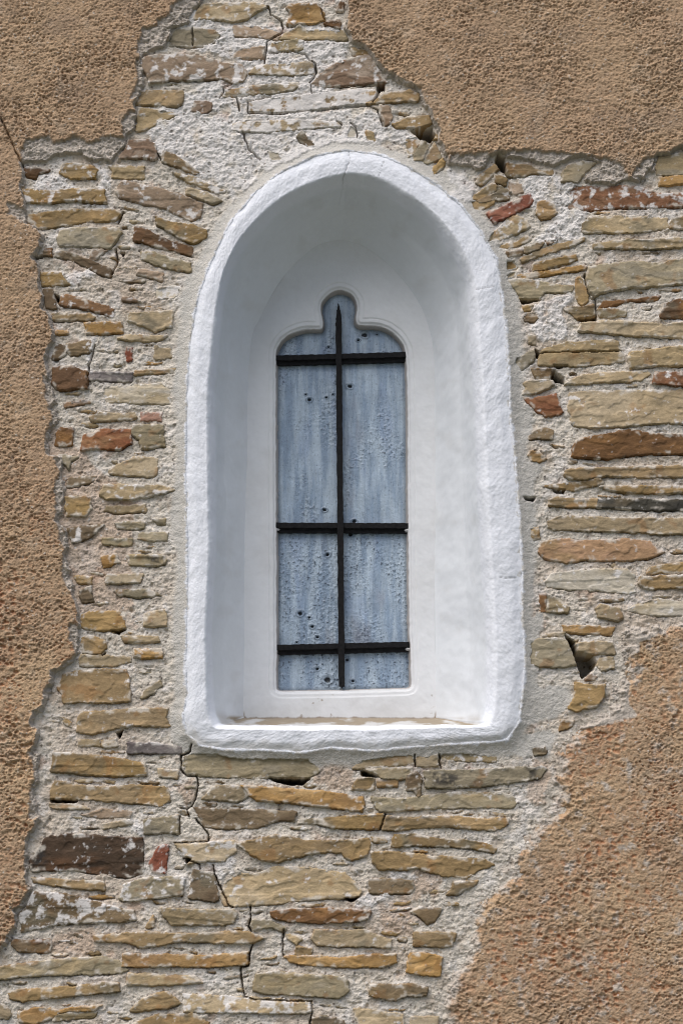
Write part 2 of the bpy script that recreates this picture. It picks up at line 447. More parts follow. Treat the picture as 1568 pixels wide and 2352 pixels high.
L3 o 0 680,850 780,840 795,890 740,905 680,890
L3 t 1 520,850 670,845 670,890 530,885
L3 l 1 860,870 1050,870 1215,900 1210,940 1000,935 860,935
L3 o 0 360,930 500,935 700,955 975,1005 985,1085 850,1090 700,1090 500,1075 350,1065
L3 t 0 1065,1045 1200,1050 1190,1105 1070,1090
L3 o 1 370,1125 480,1130 500,1150 700,1170 900,1150 1100,1165 1140,1200 1130,1260 1080,1290 900,1270 600,1245 350,1240 340,1200
L3 t 1 330,1270 450,1265 520,1280 600,1310 400,1310 335,1300
L3 p 1 550,1350 700,1310 890,1330 880,1365 650,1368
L2 t 1 600,60 680,30 900,30 915,55 880,75 620,85
L2 s 1 950,25 1085,25 1080,80 945,78
L2 b 0 410,130 495,130 485,245 375,245 385,170
L2 c 0 560,180 700,140 880,140 885,230 800,275 640,270 545,280
L2 g 1 890,105 1100,110 1095,180 1110,255 950,270 930,210 885,170
L2 g 0 400,310 540,320 480,350 470,410 430,375
L2 t 2 730,410 900,320 1060,330 1055,440 1030,455 850,445 740,435
L2 m 1 460,460 650,450 655,470 600,500 450,525
L2 t 3 700,510 900,510 1100,520 1170,550 1050,575 900,605 720,605 670,580
L2 t 1 720,650 900,645 980,635 985,690 780,700 700,680
L2 o 1 440,590 580,585 610,600 620,670 580,720 450,720
L2 g 2 770,770 840,755 975,765 970,800 900,810 790,800
L2 m 3 460,800 700,775 680,800 600,870 490,895 470,850
L2 g 0 940,830 1130,830 1130,885 1000,890 925,870
L2 g 1 680,870 890,870 880,915 800,918 690,900
L2 u 1 680,995 780,975 805,1030 700,1060
L2 g 1 850,985 960,980 1110,980 1125,1020 1110,1050 960,1055 870,1045
L2 o 0 500,1120 620,1125 615,1170 520,1170
L2 t 1 720,1115 970,1110 940,1165 715,1170
L2 g 0 760,1215 1000,1210 1085,1250 950,1265 800,1250
L2 m 0 530,1220 610,1190 630,1290 560,1300 540,1260
L2 g 0 1020,740 1120,740 1110,775 1060,775
L1 o 0 190,80 300,60 500,30 760,30 820,60 780,110 580,125 450,145 260,170 190,120
L1 g 0 400,190 480,155 800,160 822,190 740,300 600,285 400,285 385,220
L1 b 1 910,155 1000,180 1120,240 1290,290 1295,345 1180,315 1050,285 905,245
L1 o 2 1050,80 1150,120 1290,140 1385,180 1385,230 1300,270 1200,230 1100,160 1045,140
L1 g 1 950,325 1040,325 1280,400 1280,455 1140,435 950,370
L1 p 1 930,430 1100,465 1090,515 920,470
L1 m 0 375,315 470,320 620,380 750,440 755,490 700,480 600,430 460,370 370,350
L1 o 1 270,460 410,455 430,500 490,540 280,550
L1 b 0 300,300 350,300 355,350 290,345
L1 m 0 290,575 350,570 380,620 380,700 310,695
L1 b 2 405,620 450,605 600,650 770,700 760,760 600,710 400,675
L1 o 0 345,730 600,735 640,760 630,780 360,780
L1 u 1 570,795 820,790 825,860 700,872 580,870
L1 u 0 375,850 460,850 460,875 375,875
L1 t 2 860,740 1000,725 1160,715 1155,820 1040,850 940,810 860,785
L1 w 5 1030,570 1140,540 1210,555 1200,600 1170,635 1035,630
L1 t 0 790,900 850,880 1120,885 1060,915 900,915
L1 m 0 385,935 440,950 445,1010 400,1040 350,1040
L1 m 3 450,940 620,910 640,950 600,1000 480,1020 450,980
L1 r 0 850,960 885,960 888,1045 850,1055
L1 t 1 1040,950 1150,970 1150,1030 1040,1040
L1 l 1 595,1125 890,1130 890,1190 600,1180
L1 t 0 910,1120 1180,1100 1175,1130 1000,1140 900,1145
L1 b 1 360,1100 480,1085 560,1120 590,1130 590,1240 400,1250 350,1200
L1 w 2 690,1230 850,1215 1090,1200 1140,1250 1150,1340 900,1335 720,1330 700,1290
L1 p 1 430,1330 560,1320 610,1330 440,1360
L1 p 0 820,632 880,632 945,652 890,656 825,650
L1 p 1 620,300 720,310 640,375 600,380
'''
# broken outlines of the roughcast coat (each reaches out beyond the picture)
P_LEFT = np.vstack([pts('D', '-1500,-1200 640,-1200 610,-420 540,-300 500,-150 480,-60'),
    pts('L0', '1370,0 1340,60 1280,130 1340,165 1170,200 1140,280 1110,340 1050,360 950,400 985,480 985,590 950,660 920,700 930,780 920,890 860,920 850,990 790,1060 760,1100 700,1100 620,1090 560,1060 380,1050 320,1110 260,1120 160,1115 180,1200 160,1275 180,1365'),
    pts('L1', '185,50 190,120 260,170 310,220 290,310 245,350 265,400 275,520 300,640 300,700 350,750 365,850 375,920 340,980 330,1060 350,1150 350,1190 385,1260 385,1330 345,1372'),
    pts('L2', '390,0 410,80 370,130 340,240 340,300 420,330 440,450 440,560 440,700 400,740 470,870 480,930 450,980 520,1150 520,1260 540,1330'),
    pts('L3', '540,60 550,100 545,270 510,350 430,400 375,410 370,490 330,560 310,640 250,690 230,750 275,770 262,880 235,920 275,940 275,1110 250,1160 250,1230 275,1370'),
    pts('L4', '250,60 205,150 190,290 205,420 230,490 180,590 115,620 130,740 75,820 60,860 0,900 -120,960'),
    pts('D', '-110,2420 -60,2600 100,2760 500,2800 640,2840 640,3600 -1500,3600')])
P_TOP = np.vstack([pts('D', '640,-1200 610,-420 700,-300 760,-150 790,-40'),
    pts('M0', '745,0 750,100 720,190 770,250 780,300 850,330 915,370 950,440 1010,530 1100,560 1200,620 1250,680 1300,780 1340,870 1360,960 1400,1030 1410,1080 1430,1130'),
    pts('R0', '0,1120 150,1130 190,1160 240,1130 300,1060 330,1040 380,1060 440,1090 540,1090 640,1130 700,1150 780,1110 820,1085 900,1080 990,1110 940,1150 880,1200 950,1250 1100,1255 1200,1230 1290,1245 1330,1190 1390,1130 1400,1050 1480,1045 1550,1000 1700,990'),
    pts('D', '1680,330 1800,300 3200,300 3200,-1200')])
P_LOW = np.vstack([pts('D', '3200,1360 1850,1360 1700,1400'),
    pts('R3', '1640,60 1568,30 1500,20 1450,45 1350,35 1200,20 1140,50 1110,110 1100,180 1110,300 1120,370 1050,400 1050,470 1050,560 1020,620 950,650 880,700 820,740 760,790 720,800 700,860 660,920 670,1000 650,1040 640,1100 680,1200 690,1300'),
    pts('R4', '500,0 470,100 450,170 400,190 370,220 390,310 390,380 300,450 180,500 130,600 110,760 100,870 60,960 0,1010'),
    pts('M3', '1400,1100 1400,1372'),
    pts('D', '1010,2480 900,2640 700,2760 500,2800 640,2840 640,3600 3200,3600')])
UNDER = '''
L0 1150,60 1230,0 1370,0 1340,60 1280,130 1340,165 1170,200 1100,340 950,400 920,360 930,330 960,200 1050,190 1060,150 1140,120
L0 920,400 985,480 985,590 950,660 880,680 930,560 920,440
L0 870,750 930,780 920,890 860,920 830,930 820,830
L0 180,950 330,930 370,970 520,920 600,970 720,930 800,930 860,920 850,990 790,1060 760,1100 620,1090 560,1060 380,1050 320,1110 160,1115 150,1050
L1 60,0 185,50 190,120 260,170 300,200 150,130 60,80
L1 300,1160 350,1190 385,1260 380,1330 345,1372 310,1300
L2 340,0 390,0 410,80 370,130 340,240 310,240 320,140 360,80
L2 370,340 420,330 440,450 440,700 390,720 370,560 400,430
L2 400,760 470,870 480,930 450,980 520,1150 520,1260 540,1330 500,1280 420,1120 440,960 400,880
L3 470,60 550,100 545,270 510,350 430,400 380,400 400,370 510,270 470,150
R0 0,1050 190,1040 300,1050 320,1030 380,1030 450,1020 560,1020 760,1040 900,1060 1040,1070 1160,1130 1200,1200 1290,1240 1100,1260 870,1230 750,1160 700,1150 540,1090 330,1070 190,1160 0,1120
R0 1250,1130 1300,1080 1390,1040 1400,1090 1330,1190 1290,1245 1200,1200
M0 1100,540 1250,610 1330,830 1370,960 1320,960 1290,830 1240,700 1150,600
M0 730,60 750,0 760,0 765,240 740,240
R3 1110,110 1200,20 1450,45 1400,150 1280,200 1260,260 1120,370 1100,180
R3 1050,400 1150,400 1220,450 1200,600 1250,680 1240,700 1000,760 820,790 760,790 950,650 1050,560
R4 380,190 480,150 470,260 440,380 300,500 180,560 130,600 180,500 370,400
R4 0,830 100,770 100,870 60,960 0,1010
L3 200,920 275,940 275,1110 250,1160 250,1230 275,1370 200,1370 215,1150 240,1100
L4 190,100 250,60 205,150 190,290 205,420 230,490 180,590 120,610 190,480 170,300
'''
P_EAST = pts('D', '1850,300 3200,300 3200,1360 1850,1360 1790,1100 1820,800 1780,500')
CRACKS = '''
L3 7 1290,880 1270,930 1215,950 1215,1050 1250,1085 1320,1090 1330,1150 1310,1240 1290,1290 1250,1310 1270,1360
L4 4 1310,0 1400,110 1400,150
L4 3 1400,155 1170,165
L4 6 1230,270 1340,310 1345,340
L4 8 1425,310 1450,400 1470,450 1500,510 1530,580 1568,600
M3 7 110,580 115,650 100,720 120,750
M3 8 125,840 105,900 100,980 45,990 50,1060 70,1190
M3 4 70,1190 130,1205 520,1220
M3 7 520,1220 525,1290 510,1372 500,1450
M3 3 340,740 330,800 330,920
M0 6 230,45 250,100 320,140 330,190 320,230 225,280 215,350
M0 4 215,350 205,430
M0 4 585,60 605,130
M0 9 385,183 410,185
M0 5 240,362 400,350 480,370 510,410
M0 9 525,412 547,430 550,490
M0 5 550,490 510,560
M0 3 520,570 520,630
M0 6 700,588 850,580 1000,570
M0 9 1000,590 960,640 930,690
M0 7 890,710 960,740 1000,850
M0 5 20,660 40,750
M0 4 95,750 95,690 250,650
M0 5 100,762 300,768 500,748 700,722 880,708
M0 4 60,885 100,1000 175,1075
M0 4 690,815 725,840
M0 5 780,830 820,860 830,930
L0 5 1550,570 1500,590 1500,620 1475,660
L0 6 1060,1030 1080,1075
L0 5 -60,700 0,790 40,860 75,940 110,1030 145,1090 160,1130
L1 4 830,50 790,130
L1 4 780,300 790,400 750,470
L1 5 640,950 600,1080 590,1180
M2 3 1015,560 980,665
M2 4 1210,160 1215,240
M2 6 1375,160 1385,250
R1 4 940,600 980,640 985,760
R1 5 905,470 930,600
L4 4 1205,-20 1205,105
L0 3 1290,190 1295,310
R1 3 595,1000 1150,985
'''
HOLES = '''
M0 1190,880 1320,850 1345,920 1310,960 1250,940 1220,910
M0 960,565 1010,562 1005,610 960,610
R0 322,1035 372,1065 372,1160 345,1140 310,1100
R3 780,150 840,190 850,260 960,280 985,330 960,380 930,400 890,430 865,360 830,260
R1 700,1120 760,1160 770,1200 720,1190 680,1165
M2 240,322 510,325 460,362 380,365 300,345
R1 575,975 600,1000 590,1030
R1 480,638 610,640 540,660 490,662
R1 865,775 985,755 975,783 900,787
L3 790,800 825,788 800,835
M2 740,1130 835,1118 785,1150
M2 850,268 930,290 960,312 860,302
R2 700,542 775,545 765,562 720,562
L1 240,352 285,345 280,362 250,368
L1 375,605 400,620 395,660 380,640
L3 750,118 840,108 800,132
R1 700,1085 790,1085 740,1100
M0 1250,870 1330,850 1330,890
L1 815,325 835,325 830,345
L3 340,1248 520,1255 500,1268 345,1262
L3 705,262 690,280 700,272
L4 1235,265 1280,270 1250,300
R2 500,600 575,598 560,618 510,615
'''
PATCH = '''
W L0 980,900 1100,830 1568,760 1568,1350 1400,1200 1100,1080
W D 430,20 520,60 800,60 800,180 700,260 560,290 520,240 430,300 360,330 330,250 440,200 560,150 400,100
W D 340,300 560,250 880,260 960,330 760,330 600,400 560,440 440,400
W L0 250,1160 500,1200 520,1280 250,1300
W L0 620,1090 760,1160 740,1260 680,1270
W L0 370,1310 560,1310 570,1350 390,1350
W L1 410,440 640,450 640,500 500,540 420,490
W L1 540,920 640,900 620,960 600,1060 520,1020
W L1 260,40 600,-20 700,20 300,60
W R1 720,0 940,40 900,230 740,250 620,285 550,235 690,140
W R1 570,670 830,590 825,650 760,720 790,850 770,915 630,925 530,840 600,760
W R0 520,1155 660,1160 860,1230 900,1340 760,1400 570,1400 470,1215
W R0 0,1150 200,1240 160,1350 0,1350
W R1 1400,760 1568,760 1568,800 1400,790
W L4 1180,170 1260,300 1568,250 1568,380 1470,400 1400,300 1200,100
W M2 1020,930 1180,930 1200,1005 1030,990
W M2 820,1100 1020,1100 920,1200 820,1180
W L4 880,0 1000,10 960,110 860,100
N M2 520,200 820,200 800,360 700,400 520,370
N M2 1180,930 1400,960 1380,1100 1200,1120
N M2 950,1150 1180,1180 1200,1372 980,1372
N L4 360,760 620,760 640,900 420,960 340,930
N L3 1170,1160 1300,1100 1310,1250 1250,1290
N R3 560,960 680,1000 640,1280 480,1260
N L2 200,0 900,600 900,1372 500,1372
C R3 480,0 620,0 600,140 520,180 600,480 720,480 840,490 820,600 700,700 520,780 480,700
C R3 400,800 740,790 680,960 520,960 380,960
C R2 430,0 560,0 560,200 440,250
C R2 440,300 640,360 560,540 600,780 540,1372 440,1372
'''
SOOT = '''
M2 1310,285 1420,280 1510,310 1490,375 1330,380 1320,330
L2 965,980 1115,985 1110,1045 1000,1040
L4 205,270 300,170 330,300 240,350
R3 510,1035 600,1035 590,1100 525,1110
'''
PAL = {'o': (lin(172, 142, 92), lin(156, 132, 94), lin(190, 156, 104)),
       't': (lin(188, 164, 122), lin(204, 182, 144), lin(166, 146, 112)),
       'g': (lin(170, 155, 122), lin(174, 152, 110), lin(150, 140, 118)),
       'b': (lin(136, 98, 58), lin(112, 82, 54), lin(154, 112, 64)),
       'd': (lin(98, 78, 60), lin(120, 86, 58), lin(82, 72, 62)),
       'm': (lin(142, 120, 88), lin(124, 100, 70), lin(162, 138, 102)),
       'p': (lin(176, 152, 126), lin(154, 122, 92), lin(188, 166, 142)),
       'u': (lin(184, 144, 84), lin(162, 126, 78), lin(196, 160, 106)),
       'q': (lin(180, 138, 92), lin(156, 126, 78), lin(190, 146, 108)),
       'w': (lin(208, 196, 172), lin(194, 172, 130), lin(214, 206, 192)),
       'k': (lin(84, 80, 70), lin(64, 62, 58), lin(112, 98, 74)),
       'r': (lin(154, 86, 58), lin(134, 74, 52), lin(168, 104, 72)),
       'c': (lin(156, 106, 68), lin(140, 86, 56), lin(170, 130, 92)),
       's': (lin(190, 140, 112), lin(176, 120, 96), lin(196, 160, 130)),
       'l': (lin(134, 124, 120), lin(118, 106, 104), lin(152, 144, 138))}
C_MORTAR = lin(215, 207, 194); C_MORTAR2 = lin(204, 191, 175); C_WASH = lin(230, 226, 222)
C_PINK = lin(196, 175, 155); C_CEMENT = lin(198, 195, 188); C_PLAST = lin(181, 154, 126)
C_PLAST2 = lin(192, 165, 133); C_PIT = lin(190, 132, 94); C_UNDER = lin(194, 184, 172)

stones = []
for ln in STONES.strip().splitlines():
    t, k, w, rest = ln.split(None, 3)
    stones.append(dict(px=pts(t, rest), kind=k, w=int(w) / 9.0))
cracks = []
for ln in CRACKS.strip().splitlines():
    t, w, rest = ln.split(None, 2)
    cracks.append((wpoly(pts(t, rest)), float(w) / 2.9 * 0.00143 * 0.62))
holes = [wpoly(pts(*ln.split(None, 1))) for ln in HOLES.strip().splitlines()]
patches = []
for ln in PATCH.strip().splitlines():
    k, t, rest = ln.split(None, 2)
    patches.append((k, wpoly(pts(t, rest))))
unders = [wpoly(pts(*ln.split(None, 1))) for ln in UNDER.strip().splitlines()]
soots = [wpoly(pts(*ln.split(None, 1))) for ln in SOOT.strip().splitlines()]
WP_LEFT, WP_TOP, WP_LOW, WP_EAST = wpoly(P_LEFT), wpoly(P_TOP), wpoly(P_LOW), wpoly(P_EAST)

# window outlines: A outer edge of the white band, B its arris, C edge of the back panel
A_R = pts('D', '795,348 870,360 940,388 1000,425 1060,478 1105,535 1138,600 1153,680 1163,760 1170,860 1172,960 1184,1060 1194,1200 1200,1320 1200,1420 1206,1520 1200,1600 1192,1660')
A_B = pts('D', '1165,1702 1120,1708 1060,1712 960,1718 860,1728 760,1722 690,1732 600,1726 520,1726 460,1716')
A_L = pts('D', '428,1688 420,1650 428,1600 426,1500 430,1300 428,1200 425,1050 428,900 437,780 450,700 478,620 502,565 534,508 590,442 650,396 720,362')
B_R = pts('D', '797,423 850,429 893,448 955,488 999,526 1036,572 1060,617 1075,668 1081,745 1085,822 1092,913 1099,1100 1107,1275 1116,1405 1121,1536 1118,1620 1112,1652')
B_B = pts('D', '1104,1664 960,1665 784,1668 620,1666 510,1665')
B_L = pts('D', '497,1652 489,1615 486,1536 484,1458 489,1354 493,1275 492,1100 490,913 497,848 502,781 508,719 518,658 541,596 572,552 618,505 670,467 733,440')
C_R = pts('D', '783,550 829,563 865,586 906,622 947,673 973,720 989,771 996,822 997,913 997,1200 999,1484 1001,1630 1001,1645')
C_B = pts('D', '996,1650 900,1650 784,1649 660,1650 566,1650')
C_L = pts('D', '560,1644 560,1600 562,1300 567,1050 571,873 580,771 595,735 623,678 654,632 690,594 731,563')
DEEP = 0.29
OPEN = np.vstack([pts('Z2', '770,130 850,160 895,210 912,270 908,330 895,375 890,400 902,445 930,485 1000,490 1080,487 1160,497 1230,525 1300,575 1350,630 1382,700 1398,780 1405,900 1410,1300'),
                  pts('Z3', '1415,0 1420,600 1425,1200 1440,1600 1450,1868 1445,1876 810,1897 155,1905 150,1890 160,1500 155,1200 155,600 150,0'),
                  pts('Z2', '148,1300 148,900 148,770 160,700 185,650 230,600 300,560 380,530 440,522 540,526 600,520 618,482 622,430 613,390 597,340 592,290 605,240 640,190 700,145')])
W_A = wpoly(np.vstack([A_R, A_B, A_L]))
WOPEN = wpoly(OPEN, DEEP)
WC = wpoly(np.vstack([C_R, C_B, C_L]), DEEP)

# more rubble of the same kind just outside the picture
for side in range(2):
    v = -330.0 if side == 0 else 2385.0
    while v < (-30 if side == 0 else 2760):
        hgt = rnd.uniform(26, 50)
        u = (560 if side == 0 else -60) + rnd.uniform(0, 60)
        u1 = 740 if side == 0 else 940
        while u < u1:
            w = rnd.uniform(60, 220)
            p = []
            for a, b in ((0, .3), (.1, .02), (.5, 0), (.9, .05), (1, .4), (.97, .9), (.6, 1), (.2, .95), (0.02, .8)):
                p.append((u + a * w + rnd.uniform(-4, 4), v + b * (hgt - 8) + rnd.uniform(-4, 4)))
            stones.append(dict(px=np.array(p), kind=rnd.choice('ootgtmu'), w=rnd.choice((0, .2, .3))))
            u += w + rnd.uniform(8, 22)
        v += hgt + rnd.uniform(4, 14)

# thin chips and slips of stone that pin the gaps between the big ones
chip_from = len(stones)
occupied = [wpoly(s['px']) for s in stones]
cent = np.array([p.mean(0) for p in occupied]); rad = np.array([np.hypot(*(p - p.mean(0)).T).max() for p in occupied])
tries = 0
while len(stones) < chip_from + 120 and tries < 9000:
    tries += 1
    u = rnd.uniform(20, 1560); v = rnd.uniform(10, 2345)
    w = rnd.uniform(20, 70); h = rnd.uniform(5, 10)
    a = rnd.gauss(0, 0.07)
    p = np.array([(-.5, -.1), (-.3, -.5), (.1, -.45), (.42, -.4), (.5, .1), (.3, .5), (-.2, .42)]) * (w, h)
    p += np.array([[rnd.uniform(-2, 2), rnd.uniform(-1.5, 1.5)] for _ in p])
    p = np.stack([p[:, 0] + u, p[:, 1] + p[:, 0] * a + v], 1)
    P = wpoly(p); X1, Z1 = P[:, 0], P[:, 1]
    if max(poly_sdf(q, X1, Z1).max() for q in (WP_LEFT, WP_TOP, WP_LOW)) > -0.02: continue
    if poly_sdf(W_A, X1, Z1).max() > -0.085: continue
    if any(poly_sdf(q, X1, Z1).max() > -0.01 and k in 'WC' for k, q in patches if k in 'WC'): continue
    dd = np.hypot(*(cent - P.mean(0)).T)
    near = np.where(dd < rad + 0.06)[0]
    if any(poly_sdf(occupied[i], X1, Z1).max() > -0.0045 for i in near): continue
    stones.append(dict(px=p, kind=rnd.choice('ootttgmu'), w=rnd.choice((0, .1, .3, .4)), chip=True))
    occupied.append(P); cent = np.vstack([cent, P.mean(0)]); rad = np.append(rad, np.hypot(*(P - P.mean(0)).T).max())

# ------------------------------------------------------------------ wall fields
def axis(lo, a, b, hi, st, grow=1.05, mx=0.03):
    mid = np.arange(a, b + st, st)
    up = []; x = mid[-1]; s = st
    while x < hi:
        s = min(s * grow, mx); x += s; up.append(x)
    dn = []; x = mid[0]; s = st
    while x > lo:
        s = min(s * grow, mx); x -= s; dn.append(x)
    return np.concatenate([dn[::-1], mid, up])

STEP = 0.0024
xs = axis(-3.2, -1.2, 1.2, 3.2, STEP)
zb = unproj(784, 2380)[1]; zt = unproj(784, -25)[1]
zs = axis(-0.05, zb, zt, 7.0, STEP)
X, Z = np.meshgrid(xs, zs)

def crack_field(X, Z):
    c = np.zeros(X.shape)
    bx0, bx1, bz0, bz1 = X.min() - 0.02, X.max() + 0.02, Z.min() - 0.02, Z.max() + 0.02
    near = lambda P: P[:, 0].max() > bx0 and P[:, 0].min() < bx1 and P[:, 1].max() > bz0 and P[:, 1].min() < bz1
    if not any(near(P) for P, w in cracks) and not any(near(P) for P in holes):
        return c
    wx = X + 0.003 * fbm(X, Z, 0.02, 51, 3); wz = Z + 0.003 * fbm(X, Z, 0.02, 57, 3)
    for P, w in cracks:
        d = local(line_dist, P, wx, wz, 0.02, 1.0)
        wv = max(w, 0.0022) * (1 + 0.75 * fbm(X, Z, 0.05, 53, 3))
        c = np.maximum(c, np.clip(1.35 - d / np.maximum(wv, 0.0012), 0, 1) * min(1.0, 0.45 + w / 0.003 * 0.5))
    for P in holes:
        d = local(poly_sdf, P, wx, wz, 0.02, -1.0)
        c = np.maximum(c, sstep(-0.004, 0.006, d) * 3.0)
    return c

def plaster_sdf(X, Z):
    wx = X + 0.011 * fbm(X, Z, 0.05, 21, 5, gain=0.62); wz = Z + 0.011 * fbm(X, Z, 0.05, 27, 5, gain=0.62)
    return np.maximum(np.maximum(poly_sdf(WP_LEFT, wx, wz), poly_sdf(WP_TOP, wx, wz)),
                      np.maximum(poly_sdf(WP_LOW, wx, wz), poly_sdf(WP_EAST, wx, wz)))

PS = plaster_sdf(X, Z)
CK = crack_field(X, Z)
SA = local(poly_sdf, W_A, X, Z, 0.35, -1.0)
lowf = fbm(X, Z, 0.25, 3, 3)                                  # slow bulges of the whole wall face
# stones -----------------------------------------------------------
wall = empty('church_wall', (0, 0, 0), 'old rubble stone wall with broken tan roughcast plaster surrounding the white niche', 'wall')
wall['kind'] = 'thing'
under = np.full(X.shape, -1.0)        # how far inside a stone
carve = np.zeros(X.shape)
smear = np.zeros(X.shape)
wxm = X + 0.0045 * fbm(X, Z, 0.03, 61, 3); wzm = Z + 0.0035 * fbm(X, Z, 0.03, 67, 3)
made = []
for si, s in enumerate(stones):
    P = wpoly(s['px'])
    x0, z0 = P.min(0) - 0.012; x1, z1 = P.max(0) + 0.012
    gx = np.arange(x0, x1, 0.0028); gz = np.arange(z0, z1, 0.0028)
    SX, SZ = np.meshgrid(gx, gz)
    wx = SX + 0.0045 * fbm(SX, SZ, 0.03, 61, 3); wz = SZ + 0.0035 * fbm(SX, SZ, 0.03, 67, 3)
    d = poly_sdf(P, wx, wz)
    cx, cz = (x0 + x1) / 2, (z0 + z1) / 2
    d = d + (0.0018 if s.get('chip') else 0.0042) + 0.0022 * fbm(SX, SZ, 0.009, 63, 3, gain=0.6)
    r = rnd.uniform(0.0028, 0.0065)
    e = np.clip((d + 0.001) / r, 0, 1)
    area = float((d > 0).sum()) * 0.0028 ** 2
    prot = rnd.uniform(0.005, 0.012) + min(0.003, area * 0.3)
    if s.get('chip'): prot = rnd.uniform(0.002, 0.006)
    if s['kind'] == 'w': prot = rnd.uniform(0.004, 0.007)
    cap = np.sqrt(np.clip(1 - (1 - e) ** 2, 0, 1))
    face = 0.0035 * fbm(SX, SZ, 0.13, 70 + si % 23, 3) + 0.0016 * fbm(SX, SZ, 0.05, 90 + si % 19, 4, sx=0.5) \
        + 0.0007 * fbm(SX, SZ, 0.012, 33 + si % 7, 3, sx=0.7)
    chip = fbm(SX, SZ, 0.07, 110 + si % 17, 3, sx=0.5)                                   # flakes broken off the face
    face -= 0.0022 * sstep(0.16, 0.22, chip) + 0.0018 * sstep(-0.30, -0.34, chip)
    if rnd.random() < 0.35:                                                              # a bedding ledge runs through some
        zl = cz + rnd.uniform(-0.25, 0.3) * (z1 - z0) + rnd.uniform(-0.05, 0.05) * (SX - cx) + 0.004 * fbm(SX, SZ * 0, 0.06, si % 9, 3)
        face += rnd.choice((-1, 1)) * 0.0022 * sstep(-0.0015, 0.0015, SZ - zl)
    tilt = rnd.uniform(-0.06, 0.06) * (SZ - cz) + rnd.uniform(-0.025, 0.025) * (SX - cx)
    lf = fbm(SX, SZ, 0.25, 3, 3)
    H = -0.030 + (0.030 + prot) * cap + (face + tilt) * e + 0.005 * lf
    ck = crack_field(SX, SZ)
    H -= 0.045 * np.clip(ck, 0, 2.6)
    keep = d > -0.0035
    # colour of the stone itself: two or three mineral tones, bands along the bedding, rust and leftover limewash
    a, b, c = PAL[s['kind']]
    n1 = fbm(SX, SZ, 0.16, si % 29, 3, sx=0.6); n2 = fbm(SX, SZ, 0.05, 7 + si % 31, 4, sx=0.35)
    n3 = fbm(SX, SZ, 0.012, 5 + si % 9, 3)
    col = mix(a, b, sstep(-0.1, 0.55, n1)); col = mix(col, c, sstep(0.0, 0.6, n2) * 0.8)
    grey_ = col.mean(-1, keepdims=True)
    col = (grey_ + (col - grey_) * rnd.uniform(0.74, 0.94)) * (1 + 0.14 * n3 + 0.10 * n2)[..., None] * rnd.uniform(0.70, 1.03)
    if s['kind'] in 'otgu':
        rust = sstep(0.28, 0.6, fbm(SX, SZ, 0.07, 40 + si % 11, 3))
        col = mix(col, lin(148, 108, 66), rust * 0.45)
    if s['kind'] in 'otbm' and rnd.random() < 0.5:
        col = mix(col, lin(112, 108, 92), sstep(0.1, 0.6, fbm(SX, SZ, 0.1, 44 + si % 11, 3)) * 0.6)
    for Q in soots:
        q = local(poly_sdf, Q, SX, SZ, 0.03, -1.0)
        col = mix(col, lin(58, 56, 54), sstep(-0.01, 0.012, q + 0.012 * n2) * sstep(-0.5, 0.1, fbm(SX, SZ, 0.02, 3, 3)) * 0.85)
    wn_ = fbm(SX, SZ, 0.045, 77 + si % 5, 5, gain=0.62)
    wash = sstep(0.0, 0.22, wn_ - 0.62 + 1.15 * s['w']) * (0.85 if s['w'] > 0 else 0)
    specks = sstep(0.48, 0.72, fbm(SX, SZ, 0.024, 88, 4, gain=0.65)) * 0.55
    wash = np.maximum(wash, specks)
    top = sstep(0.012, 0.0, P[:, 1].max() - SZ) * sstep(0.0, 0.4, fbm(SX, SZ, 0.04, 91, 4, gain=0.65)) * 0.6   # lime that ran down from the joint
    wash = np.maximum(wash, top)
    edge = sstep(0.010, 0.001, d - 0.004 + 0.016 * wn_) * sstep(0.0, 0.4, fbm(SX, SZ, 0.05, 93, 3)) * 0.8   # mortar smeared over the rim
    col = mix(col, C_MORTAR * 0.95, edge)
    col = mix(col, C_WASH, wash)
    V, F, C3 = grid_mesh(SX, SZ, H, keep, col)
    if len(F):
        vis = (np.abs(cx) < 1.1) and (zb < cz < zt)
        made.append((area if vis else 0.0, V, F, C3, s['kind'], P))
    # what the mortar does around this stone
    dm = local(poly_sdf, P, wxm, wzm, 0.03, -1.0)
    under = np.maximum(under, dm)
    um = local(poly_sdf, P, wxm, wzm + 0.0055, 0.03, -1.0)
    carve = np.maximum(carve, sstep(-0.002, 0.005, um) * sstep(0.004, -0.002, dm) * rnd.uniform(0.3, 1.0))

made.sort(key=lambda q: -q[0])
LAB = {'r': 'red brick fragment set in the pale mortar', 'c': 'reddish brown stone', 'd': 'large dark brown stone at the lower left',
       'k': 'sooty charcoal stone', 's': 'small salmon pink stone', 'l': 'grey lavender stone'}
rest_v, rest_f, rest_c, off = [], [], [], 0
nst = 0
for ar, V, F, C3, kind, P in made:
    if kind == 'r' or (nst < 100 and ar > 0):
        o = mesh_np('brick_fragment' if kind == 'r' else 'stone', V, F, M_stone, wall, C3)
        if kind in LAB: o['label'] = LAB[kind]
        if kind != 'r': nst += 1
    else:
        rest_v.append(V); rest_f.append(F + off); rest_c.append(C3); off += len(V)
o = mesh_np('small_stones', np.vstack(rest_v), np.vstack(rest_f), M_stone, wall, np.vstack(rest_c))
o['kind'] = 'stuff'

